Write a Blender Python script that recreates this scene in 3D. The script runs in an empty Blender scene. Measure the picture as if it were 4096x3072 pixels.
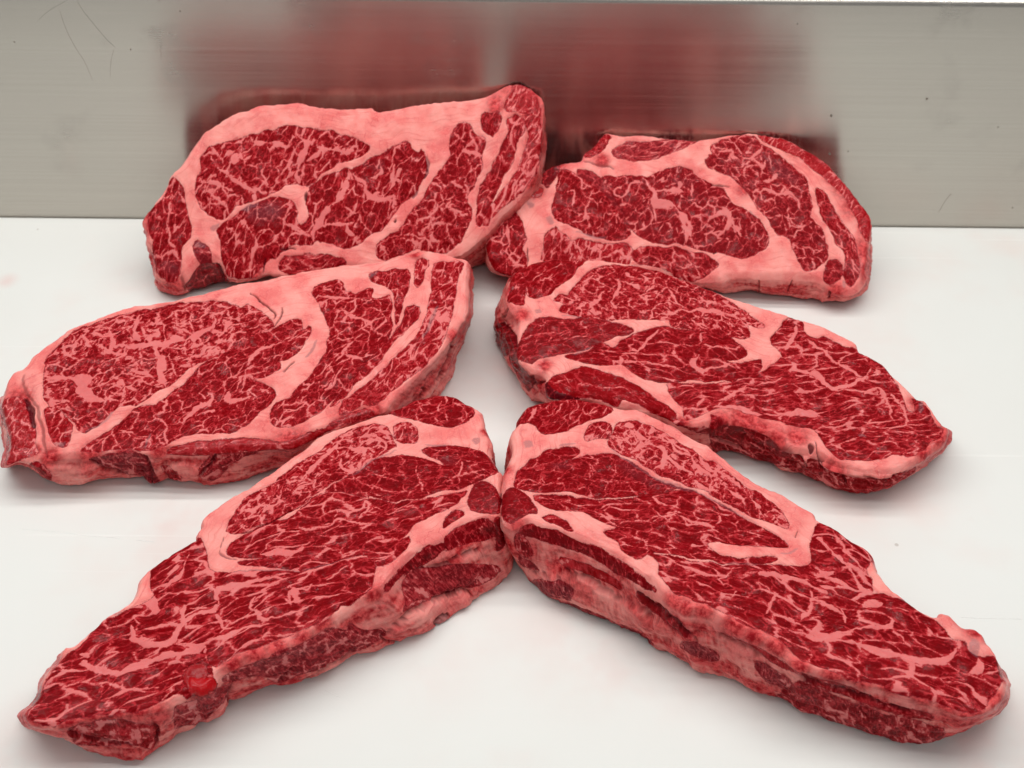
import bpy, math, random
import numpy as np

sc = bpy.context.scene
col = sc.collection
# ------------------------------------------------------------------ camera, light, exposure
PITCH, HFOV, CAMH, ROLL = 43.0, 48.0, 500.0, 0.62          # degrees, degrees, millimetres, degrees
def basis():
    p, r = math.radians(PITCH), math.radians(ROLL)
    f = np.array([0, math.cos(p), -math.sin(p)]); x = np.array([1., 0, 0]); u = np.array([0, math.sin(p), math.cos(p)])
    return x * math.cos(r) + u * math.sin(r), u * math.cos(r) - x * math.sin(r), f
CX, CU, CF = basis(); CAM = np.array([0, 0, CAMH]); TH = math.tan(math.radians(HFOV / 2))
cd = bpy.data.cameras.new('camera'); cam = bpy.data.objects.new('camera', cd); col.objects.link(cam)
from mathutils import Matrix
M = Matrix([[CX[i], CU[i], -CF[i], CAM[i] * 1e-3] for i in range(3)] + [[0, 0, 0, 1]])
cam.matrix_world = M
cd.sensor_fit = 'HORIZONTAL'; cd.angle = math.radians(HFOV); cd.clip_start = .01; cd.clip_end = 50
cd.dof.use_dof = True; cd.dof.focus_distance = .60; cd.dof.aperture_fstop = 16.0
sc.camera = cam
w = bpy.data.worlds.new('World'); sc.world = w; w.use_nodes = True
w.node_tree.nodes['Background'].inputs[0].default_value = (.985, .995, 1.0, 1)
w.node_tree.nodes['Background'].inputs[1].default_value = .26
def area(name, loc, target, sx, sy, power, color=(1, .97, .93)):
    l = bpy.data.lights.new(name, 'AREA'); l.shape = 'RECTANGLE'; l.size = sx; l.size_y = sy; l.energy = power; l.color = color
    o = bpy.data.objects.new(name, l); col.objects.link(o); o.location = loc
    o.rotation_euler = (math.atan2(target[1] - loc[1], loc[2] - target[2]), 0, 0)      # long side across the counter
    return o
for ty, tp in ((.30, 3.2), (.52, 4.2), (.71, 5.0)):                                     # overhead light split into added unseen strips, for glints on the meat
    area('overhead_strip', (-.05, ty, .95), (0, ty, 0), 1.7, .06, tp, (1, .985, .965))
area('front_fill', (.15, -.75, 1.6), (0, .3, 0), 1.3, .5, 3.0, (1, .985, .965))  # unseen fill light added to brighten the front sides
vs = sc.view_settings; vs.view_transform = 'Standard'; vs.look = 'None'; vs.exposure = 0; vs.gamma = 1; vs.use_curve_mapping = False
sc.render.engine = 'CYCLES'; sc.cycles.use_denoising = True; sc.cycles.max_bounces = 4; sc.cycles.diffuse_bounces = 3; sc.cycles.glossy_bounces = 3; sc.cycles.use_adaptive_sampling = True; sc.cycles.adaptive_threshold = .025

# ------------------------------------------------------------------ helpers
def ray(px):
    px = np.asarray(px, float)
    dx = (px[..., 0] - 2048) / 2048 * TH; dy = (1536 - px[..., 1]) / 2048 * TH
    return CF + dx[..., None] * CX + dy[..., None] * CU
def on_plane(px, pl):
    """photo point -> point of the plane z = pl0 + pl1 x + pl2 y (mm)"""
    d = ray(px); k = (pl[0] + pl[1] * CAM[0] + pl[2] * CAM[1] - CAM[2]) / (d[..., 2] - pl[1] * d[..., 0] - pl[2] * d[..., 1])
    return CAM + d * k[..., None]
TILES = dict(A=(500, 280, 1.746), B=(1300, 280, 1.746), C=(1900, 480, 2.0733), D=(2700, 480, 2.0733), E=(0, 1000, 1.659), F=(950, 950, 1.659),
             G=(1950, 980, 1.659), H=(2850, 1100, 1.659), I=(80, 2050, 1.626), J=(750, 1550, 2.0738), K=(1400, 1550, 1.6588), L=(700, 2150, 1.952),
             M=(1950, 1550, 1.8433), N=(2600, 1700, 1.8433), O=(3200, 2150, 1.8433), P=(2050, 2200, 1.7015))
def pts(s):
    out = []; t = None
    for tok in s.split():
        if tok in TILES: t = TILES[tok]
        else:
            a, b = tok.split(','); out.append((t[0] + float(a) / t[2], t[1] + float(b) / t[2]))
    return np.array(out)
def tscale(s): return TILES[s.split()[0]][2]
def catmull(p, n, closed=True):
    p = np.asarray(p, float)
    if closed: P = np.vstack([p[-1], p, p[0], p[1]])
    else: P = np.vstack([2 * p[0] - p[1], p, 2 * p[-1] - p[-2]])
    out = []
    for i in range(1, len(P) - 2):
        a, b, c, d = P[i - 1], P[i], P[i + 1], P[i + 2]
        for k in range(n):
            t = k / n
            out.append(.5 * (2 * b + (c - a) * t + (2 * a - 5 * b + 4 * c - d) * t * t + (3 * b - a - 3 * c + d) * t ** 3))
    if not closed: out.append(P[-2])
    return np.array(out)
def seg_dist(q, p, closed=True):
    """distance of points q to polyline p, and inside flag"""
    n = len(p); d2 = np.full(len(q), 1e18); ins = np.zeros(len(q), bool)
    tpar = np.zeros(len(q))
    for i in range(n if closed else n - 1):
        a, b = p[i], p[(i + 1) % n]; e = b - a; L = e @ e
        if L < 1e-12: continue
        wx = q[:, 0] - a[0]; wy = q[:, 1] - a[1]
        t = np.clip((wx * e[0] + wy * e[1]) / L, 0, 1)
        dd = (wx - t * e[0]) ** 2 + (wy - t * e[1]) ** 2
        m = dd < d2; d2 = np.where(m, dd, d2)
        if not closed: tpar = np.where(m, (i + t) / (n - 1), tpar)
        else:
            c = (a[1] > q[:, 1]) != (b[1] > q[:, 1])
            if c.any(): ins ^= c & (wx < e[0] * wy / (e[1] if e[1] else 1e-12))
    return np.sqrt(d2), (ins if closed else tpar)
def sdf(q, p, lim=7.):
    out = np.full(len(q), -lim); lo = p.min(0) - lim; hi = p.max(0) + lim
    m = (q[:, 0] > lo[0]) & (q[:, 0] < hi[0]) & (q[:, 1] > lo[1]) & (q[:, 1] < hi[1])
    if m.any():
        d, i = seg_dist(q[m], p); out[m] = np.where(i, d, -d)
    return out
def hsh(ix, iy, iz, s):
    h = (ix.astype(np.int64) * 374761393 + iy.astype(np.int64) * 668265263 + iz.astype(np.int64) * 2147483647 + s * 974711) & 0xffffffff
    h = ((h ^ (h >> 13)) * 1274126177) & 0xffffffff
    h = ((h ^ (h >> 16)) * 2246822519) & 0xffffffff
    return ((h ^ (h >> 15)) & 0xffff) / 32767.5 - 1.
def noise(p, s=0):
    f = np.floor(p); r = p - f; r = r * r * r * (r * (r * 6 - 15) + 10); f = f.astype(np.int64); o = 0
    for dx in (0, 1):
        for dy in (0, 1):
            for dz in (0, 1):
                o = o + hsh(f[:, 0] + dx, f[:, 1] + dy, f[:, 2] + dz, s) * (r[:, 0] if dx else 1 - r[:, 0]) * (r[:, 1] if dy else 1 - r[:, 1]) * (r[:, 2] if dz else 1 - r[:, 2])
    return o
def sstep(a, b, x):
    t = np.clip((x - a) / (b - a), 0, 1); return t * t * (3 - 2 * t)

# ------------------------------------------------------------------ node helper
class NT:
    def __init__(s, name):
        s.m = bpy.data.materials.new(name); s.m.use_nodes = True; s.t = s.m.node_tree; s.t.nodes.clear()
    def n(s, kind, props=None, **ins):
        nd = s.t.nodes.new(kind)
        for k, v in (props or {}).items(): setattr(nd, k, v)
        for k, v in ins.items():
            k = k.replace('_', ' ')
            key = int(k[1:]) if k[0] == 'i' and k[1:].isdigit() else k
            s.put(nd.inputs[key], v)
        return nd
    def put(s, sock, v):
        if hasattr(v, 'is_output') : s.t.links.new(v, sock)
        elif hasattr(v, 'outputs'): s.t.links.new(v.outputs[0], sock)
        else: sock.default_value = v
    def math(s, op, a, b=0., c=None):
        nd = s.t.nodes.new('ShaderNodeMath'); nd.operation = op; s.put(nd.inputs[0], a); s.put(nd.inputs[1], b)
        if c is not None: s.put(nd.inputs[2], c)
        return nd.outputs[0]
    def vmath(s, op, a, b=(0, 0, 0)):
        nd = s.t.nodes.new('ShaderNodeVectorMath'); nd.operation = op; s.put(nd.inputs[0], a)
        s.put(nd.inputs['Scale'] if op == 'SCALE' else nd.inputs[1], b); return nd.outputs[0]
    def attr(s, name, vec=False):
        nd = s.t.nodes.new('ShaderNodeAttribute'); nd.attribute_name = name; return nd.outputs['Vector' if vec else 'Fac']
    def noise(s, v, scale, detail=2., rough=.5, colr=False, dist=0.):
        nd = s.n('ShaderNodeTexNoise', Vector=v, Scale=scale, Detail=detail, Roughness=rough, Distortion=dist); return nd.outputs['Color' if colr else 'Fac']
    def map(s, x, a, b, c=0., d=1., smooth=True):
        nd = s.t.nodes.new('ShaderNodeMapRange'); nd.interpolation_type = 'SMOOTHSTEP' if smooth else 'LINEAR'
        for i, v in enumerate((x, a, b, c, d)): s.put(nd.inputs[i], v)
        return nd.outputs[0]
    def mix(s, f, a, b, mode='MIX'):
        nd = s.t.nodes.new('ShaderNodeMix'); nd.data_type = 'RGBA'; nd.blend_type = mode
        s.put(nd.inputs[0], f); s.put(nd.inputs[6], a); s.put(nd.inputs[7], b); return nd.outputs[2]
    def out(s, shader):
        o = s.t.nodes.new('ShaderNodeOutputMaterial'); s.put(o.inputs[0], shader); return s.m
def rgb(r, g, b):
    f = lambda c: (c / 255 / 12.92) if c / 255 <= .04045 else ((c / 255 + .055) / 1.055) ** 2.4
    return (f(r), f(g), f(b), 1)
# ------------------------------------------------------------------ materials
def beef_material():
    t = NT('marbled_beef'); m = t.math
    fib = t.attr('fib', True); pos = t.attr('pos', True); sd = t.attr('sd'); mf = t.attr('marb'); tone = t.attr('tone'); grey = t.attr('grey'); wet = t.attr('wet'); blush = t.attr('blush')
    fine = t.noise(pos, 1.1, 3, .6)
    fz = m('SUBTRACT', fine, .5)
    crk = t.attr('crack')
    main = t.map(m('ADD', mf, m('MULTIPLY', fz, .8)), -.42, .44)
    flk = m('MULTIPLY', t.map(m('ADD', t.attr('fleck'), m('MULTIPLY', fz, .7)), -.36, .36), t.map(t.noise(pos, .22, 2, .5), .35, .65, .38, .85))
    marb = m('MAXIMUM', main, flk)
    meat = t.map(m('ADD', sd, m('MULTIPLY', fz, .9)), -.2, .35)
    fat = m('SUBTRACT', 1., m('MULTIPLY', meat, m('SUBTRACT', 1., marb)))
    # meat colour
    big = t.noise(pos, .07, 2, .5)
    mc = t.mix(big, (.250, .0004, .0030, 1), (.150, .0002, .0014, 1))
    mc = t.mix(t.map(t.noise(pos, .24, 2, .5), .4, .68, 0, .65), mc, (.110, .0001, .0010, 1))
    gr = t.noise(t.n('ShaderNodeMapping', Vector=fib, Scale=(.38, 1.5, 1)), 1., 3, .65)
    mc = t.mix(t.map(gr, .44, .78, 0, .5), mc, (.40, .012, .022, 1))                # pale fibre bundles
    mc = t.mix(t.map(tone, 0, 1, 0, 1, False), mc, (.44, .0012, .004, 1))
    mc = t.mix(t.map(tone, 0, -1, 0, 1, False), mc, rgb(78, 8, 18))
    # fat colour
    fc = t.mix(t.map(big, .3, .7), rgb(243, 158, 149), rgb(232, 126, 121))
    cap = t.n('ShaderNodeTexVoronoi', dict(feature='DISTANCE_TO_EDGE'), Vector=t.vmath('ADD', pos, t.vmath('SCALE', t.noise(pos, .12, 2, .6, True), 14.)), Scale=.085).outputs['Distance']
    cx = t.n('ShaderNodeSeparateXYZ', Vector=pos)
    ly = t.noise(t.n('ShaderNodeCombineXYZ', X=m('MULTIPLY', t.attr('rimd'), .75), Y=m('MULTIPLY', cx.outputs[0], .035), Z=m('MULTIPLY', cx.outputs[1], .035)), 1., 3, .65)
    fc = t.mix(t.map(ly, .5, .72, 0, .55), fc, rgb(214, 96, 96))                     # layers in the fat along the rim
    fc = t.mix(t.map(t.noise(pos, .035, 3, .6), .5, .68, 0, .55), fc, rgb(226, 108, 106))           # pinker stretches
    capl = m('MULTIPLY', t.map(cap, 0., .03, 1, 0), t.map(big, .48, .62, 0, .5))
    fc = t.mix(capl, fc, rgb(205, 70, 74))
    fc = t.mix(t.map(fine, .5, .8, 0, .35), fc, rgb(246, 188, 178))
    fc = t.mix(m('MULTIPLY', m('SUBTRACT', 1., t.map(sd, 0, .5)), t.map(blush, 0, 1, 0, 1)), fc, t.mix(t.map(t.noise(pos, .3, 3, .7), .35, .65), (.34, .006, .012, 1), rgb(220, 84, 84)))
    inner = m('MULTIPLY', meat, .8)                            # seams inside the meat are a little redder
    fc = t.mix(inner, fc, rgb(216, 110, 110))
    mid = t.mix(big, rgb(188, 47, 53), rgb(172, 36, 44))                              # thin fat lets the red show through
    c = t.mix(t.map(fat, .5, 1.), t.mix(t.map(fat, 0, .5), mc, mid), fc)
    c = t.mix(m('MULTIPLY', t.map(m('ABSOLUTE', m('SUBTRACT', sd, .1)), .08, .5, 1, 0), t.map(fine, .4, .6, .1, .75)), c, rgb(120, 22, 32))      # thin membrane line round each muscle
    c = t.mix(m('MULTIPLY', crk, .9), c, (.09, .004, .008, 1))                        # blood-dark tone painted into cracks and creases to deepen their shade
    gm = m('MULTIPLY', grey, t.map(fine, .25, .6, .6, 1))
    c = t.mix(gm, c, t.mix(fat, rgb(112, 50, 60), rgb(190, 120, 118)))
    # relief: fat a touch proud, fibre grain, wet sheen
    h = m('ADD', m('MULTIPLY', fat, .25), m('MULTIPLY', gr, .5))
    h = m('ADD', h, m('ADD', m('MULTIPLY', fine, .35), m('MULTIPLY', ly, .5)))
    bump = t.n('ShaderNodeBump', Strength=.7, Distance=.0008, Height=h)
    rough = m('SUBTRACT', t.map(big, .3, .7, .27, .42), m('MULTIPLY', wet, .16))
    sh = t.n('ShaderNodeBsdfPrincipled', Base_Color=c, Roughness=rough, Normal=bump)
    t.put(sh.inputs['Specular IOR Level'], m('ADD', .03, m('MULTIPLY', wet, .08)))
    t.put(sh.inputs['Subsurface Weight'], m('MULTIPLY', fat, .35)); sh.inputs['Subsurface Radius'].default_value = (1, .45, .38); sh.inputs['Subsurface Scale'].default_value = .0016
    cn = t.n('ShaderNodeBump', Strength=1., Distance=.0007, Height=t.noise(pos, .26, 2, .5))
    t.put(sh.inputs['Coat Weight'], m('MULTIPLY', t.map(t.attr('rimd'), -12, 0, .25, 1), m('ADD', t.map(t.noise(pos, .11, 2, .6), .5, .68, 0, .38), m('MULTIPLY', wet, .5)))); sh.inputs['Coat Roughness'].default_value = .10; sh.inputs['Coat IOR'].default_value = 1.36; t.put(sh.inputs['Coat Normal'], cn)
    return t.out(sh)
STAINS = [(*(on_plane(np.array([x, y], float), (0, 0, 0))[:2] * 1e-3), r, a) for x, y, r, a in ((3900, 2960, .07, 0.21), (200, 3020, .06, 0.20), (2320, 2560, .06, 0.17), (2620, 2640, .05, 0.12), (690, 2120, .04, 0.14), (25, 1123, .012, 0.30), (560, 1130, .04, 0.11), (3480, 2040, .05, 0.13), (700, 1990, .05, 0.10), (2000, 1560, .05, 0.15), (1700, 2600, .06, 0.10), (3300, 1300, .07, 0.06))]
def board_material():
    t = NT('white_plastic_board'); m = t.math
    p = t.n('ShaderNodeNewGeometry').outputs['Position']
    c = t.mix(t.noise(p, 9, 3, .5), rgb(228, 230, 226), rgb(223, 223, 218))
    st = t.map(t.noise(p, 7, 4, .6), .50, .74, 0, .24)
    c = t.mix(st, c, rgb(228, 186, 176))                                             # watery juice stains
    c = t.mix(t.map(t.noise(t.vmath('ADD', p, (3, 1, 0)), 17, 4, .6), .68, .8, 0, .14), c, rgb(220, 150, 140))
    sp = t.n('ShaderNodeTexVoronoi', dict(feature='F1'), Vector=p, Scale=42.).outputs['Distance']
    c = t.mix(m('MULTIPLY', t.map(sp, .035, .06, .55, 0), t.map(t.noise(p, 30), .55, .6)), c, rgb(170, 160, 150))
    for (sx_, sy_, r_, a_) in STAINS:                                              # thin pink juice left on the plastic
        d_ = t.n('ShaderNodeVectorMath', dict(operation='DISTANCE'), i0=p, i1=(sx_, sy_, 0)).outputs['Value']
        c = t.mix(m('MULTIPLY', t.map(d_, 0, r_, a_, 0), t.map(t.noise(p, 22, 3, .6), .35, .68)), c, rgb(222, 138, 128))
    # knife marks
    h = 0.
    sv = None
    for k, (rot, sx, sy) in enumerate(((.12, 2.2, 260), (-.5, 3, 300), (1.1, 2.5, 240))):
        mp = t.n('ShaderNodeMapping', Vector=p, Rotation=(0, 0, rot), Scale=(sx, sy, 1))
        s = t.map(t.noise(mp, 1.0, 1, .4), .70, .80)
        s = m('MULTIPLY', s, t.map(t.noise(p, 6 + k, 2), .45, .62))
        sv = s if sv is None else m('MAXIMUM', sv, s)
    c = t.mix(m('MULTIPLY', sv, .35), c, rgb(240, 240, 236))
    h = m('ADD', m('MULTIPLY', t.noise(p, 900, 2, .5), .3), m('MULTIPLY', sv, -.8))
    b = t.n('ShaderNodeBump', Strength=.25, Distance=.0004, Height=h)
    rough = t.map(t.noise(p, 14, 3), .3, .7, .42, .55)
    sh = t.n('ShaderNodeBsdfPrincipled', Base_Color=c, Roughness=rough, Normal=b); sh.inputs['Specular IOR Level'].default_value = .16
    sh.inputs['Subsurface Weight'].default_value = .0
    return t.out(sh)
def steel_material():
    t = NT('brushed_steel'); m = t.math
    p = t.n('ShaderNodeNewGeometry').outputs['Position']
    mp = t.n('ShaderNodeMapping', Vector=p, Scale=(3, 3, 700))
    br = t.noise(mp, 1., 4, .65)
    mp2 = t.n('ShaderNodeMapping', Vector=p, Scale=(1.5, 1.5, 45)); br2 = t.noise(mp2, 1., 3, .6)
    c = t.mix(t.map(br, .3, .7), rgb(183, 178, 170), rgb(194, 188, 180))
    c = t.mix(t.map(br2, .3, .7, 0, .3), c, rgb(184, 177, 170))
    sm = t.map(t.noise(p, 16, 4, .65), .56, .78, 0, .22); c = t.mix(sm, c, rgb(150, 146, 140))
    # water specks
    sp = t.n('ShaderNodeTexVoronoi', dict(feature='F1'), Vector=p, Scale=26.).outputs['Distance']
    c = t.mix(m('MULTIPLY', t.map(sp, .03, .05, .55, 0), t.map(t.noise(p, 9), .55, .6)), c, rgb(96, 88, 78))
    rough = m('ADD', t.map(br, .3, .7, .20, .24), m('MULTIPLY', sm, .4))
    b = t.n('ShaderNodeBump', Strength=.05, Distance=.0003, Height=br)
    tg = t.n('ShaderNodeTangent', dict(direction_type='UV_MAP'))
    sh = t.n('ShaderNodeBsdfPrincipled', Base_Color=c, Metallic=1.0, Roughness=rough, Normal=b, Tangent=tg, Anisotropic=.84)
    sh.inputs['Anisotropic Rotation'].default_value = .25
    return t.out(sh)
BEEF, BOARD, STEEL = beef_material(), board_material(), steel_material()

# ------------------------------------------------------------------ board and splashback
def tagged(o, label, cat, group=None):
    o['label'] = label; o['category'] = cat
    if group: o['group'] = group
    return o
def mesh_obj(name, v, f, mat, parent=None, smooth=False):
    me = bpy.data.meshes.new(name); me.from_pydata([tuple(a) for a in v], [], f); me.materials.append(mat); me.update()
    if smooth: me.shade_smooth()
    o = bpy.data.objects.new(name, me); col.objects.link(o); o.parent = parent; return o
WALL = on_plane(np.array([2048., 889.]), (0, 0, 0))[1] + .6             # where the splashback meets the board (mm)
def profile_strip(name, prof, x0, x1, mat, nx=2):
    """prof: list of (y,z) mm swept along x, with a UV map whose U runs along x"""
    n = len(prof); v = []; f = []
    xs = np.linspace(x0, x1, nx)
    for x in xs:
        for (y, z) in prof: v.append((x * 1e-3, y * 1e-3, z * 1e-3))
    for i in range(nx - 1):
        for k in range(n - 1): f.append((i * n + k, (i + 1) * n + k, (i + 1) * n + k + 1, i * n + k + 1))
    o = mesh_obj(name, v, f, mat, smooth=True)
    uv = o.data.uv_layers.new(name='UVMap')
    for lp in o.data.loops:
        co = o.data.vertices[lp.vertex_index].co; uv.data[lp.index].uv = (co.x, co.z * .999 + co.y * .01)
    return o
# board: a thick slab with softly rounded top edges
bw, r = 700., 1.6; yb, yf = WALL - .6, -60.
prof = [(yf, -20), (yf, -r)] + [(yf + r - r * math.cos(a), -r + r * math.sin(a)) for a in np.linspace(.2, 1.57, 6)]
prof += [(yb - r + r * math.sin(a), -r + r * math.cos(a)) for a in np.linspace(0, 1.4, 6)] + [(yb, -r), (yb, -20), (yf, -20)]
board = profile_strip('cutting_board', prof, -bw, bw, BOARD)
tagged(board, 'white plastic cutting board the six raw steaks lie on', 'cutting board')
LIP = None
def zwall(px): # height where the ray meets the wall
    d = ray(np.array(px, float)); k = (WALL - CAM[1]) / d[1]; return CAM[2] + d[2] * k
ztop = zwall((2048., -19.)); rr = 5.
prof = [(WALL, -20), (WALL, 0)] + [(WALL, z) for z in np.linspace(20, ztop - rr, 6)]
prof += [(WALL + rr - rr * math.cos(a), ztop - rr + rr * math.sin(a)) for a in np.linspace(.15, 1.57, 10)] + [(WALL + 60, ztop)]
splash = profile_strip('steel_splashback', prof, -900, 900, STEEL, 3)
tagged(splash, 'brushed stainless steel splashback standing behind the steaks', 'splashback')

# marks on the splashback (dried specks, hairline scratches) and knife lines on the board
def flat_mat(name, c, r, metal=0.):
    t = NT(name); sh = t.n('ShaderNodeBsdfPrincipled', Base_Color=t.mix(t.noise(t.n('ShaderNodeNewGeometry').outputs['Position'], 900, 2), c, tuple(v * .8 for v in c[:3]) + (1,)), Roughness=r, Metallic=metal)
    return t.out(sh)
SPECK, SCR, KNIFE = flat_mat('dried_speck', rgb(140, 132, 120), .4), flat_mat('scratched_steel', rgb(166, 160, 152), .25, 1.), flat_mat('raised_cut_edge', rgb(240, 240, 236), .4)
def on_wall(px):
    d = ray(np.asarray(px, float)); k = (WALL - CAM[1]) / d[..., 1]; return CAM + d * k[..., None]
rs = random.Random(5)
def speck(x, y, r):
    c = on_wall((x, y)); n = 10; v = []; rr_ = [r * rs.uniform(.65, 1.2) for _ in range(n)]
    for k in range(n):
        a = 6.283 * k / n; v.append(((c[0] + rr_[k] * math.cos(a)) * 1e-3, (WALL - .05) * 1e-3, (c[2] + 1.3 * rr_[k] * math.sin(a)) * 1e-3))
    v.append((c[0] * 1e-3, (WALL - .35) * 1e-3, c[2] * 1e-3))
    return mesh_obj('speck', v, [(k, (k + 1) % n, n) for k in range(n)], SPECK, splash, True)
for a in ((3325, 463, .9), (3318, 615, .8), (3392, 605, .6), (3707, 395, .8), (3992, 508, .6), (3190, 95, .5), (57, 168, .5), (522, 198, .5), (720, 44, .5), (4050, 830, .6)): speck(*a)
def strip(name, P3, wd, mat, parent, up):
    P3 = np.asarray(P3); t_ = np.gradient(P3, axis=0); s_ = np.cross(t_, up); s_ /= np.linalg.norm(s_, axis=1)[:, None]; v = []
    n = len(P3)
    for k in range(n):
        h_ = wd * .3 * (.25 + .75 * math.sin(math.pi * (k + .5) / n))
        v += [tuple((P3[k] - s_[k] * h_) * 1e-3), tuple((P3[k] + np.asarray(up) * wd * .1) * 1e-3), tuple((P3[k] + s_[k] * h_) * 1e-3)]
    f = []
    for k in range(n - 1):
        for q in (0, 1): f.append((3 * k + q, 3 * k + q + 1, 3 * k + q + 4, 3 * k + q + 3))
    return mesh_obj(name, v, f, mat, parent)
for line, wd in (([(308, 0), (330, 40), (370, 90), (420, 150), (460, 190)], .35), ([(240, 45), (252, 85), (275, 140), (305, 195), (340, 250), (370, 320)], .3), ([(150, 85), (180, 55), (225, 25), (268, 2)], .3), ([(455, 200), (444, 245), (440, 310)], .28), ([(3805, 775), (3780, 805), (3755, 850)], .8), ([(645, 165), (643, 200), (646, 240)], .25), ([(640, 0), (632, 12)], .4)):
    P3 = on_wall(catmull(np.array(line, float), 6, False)) + np.array([0, -.06, 0]); strip('scratch', P3, wd, SCR, splash, (0, -1, 0))
for line, wd in (([(85, 2115), (160, 2122), (240, 2128)], .5), ([(255, 2130), (320, 2139), (400, 2147), (475, 2152)], .7), ([(545, 2160), (620, 2168)], .8), ([(3845, 2470), (3960, 2474), (4090, 2476)], .5), ([(1300, 2760), (1360, 2790)], .4), ([(1080, 2842), (1130, 2862)], .4)):
    P3 = on_plane(catmull(np.array(line, float), 4, False), (.05, 0, 0)); strip('knife_mark', P3, wd, KNIFE, board, (0, 0, 1))
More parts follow.
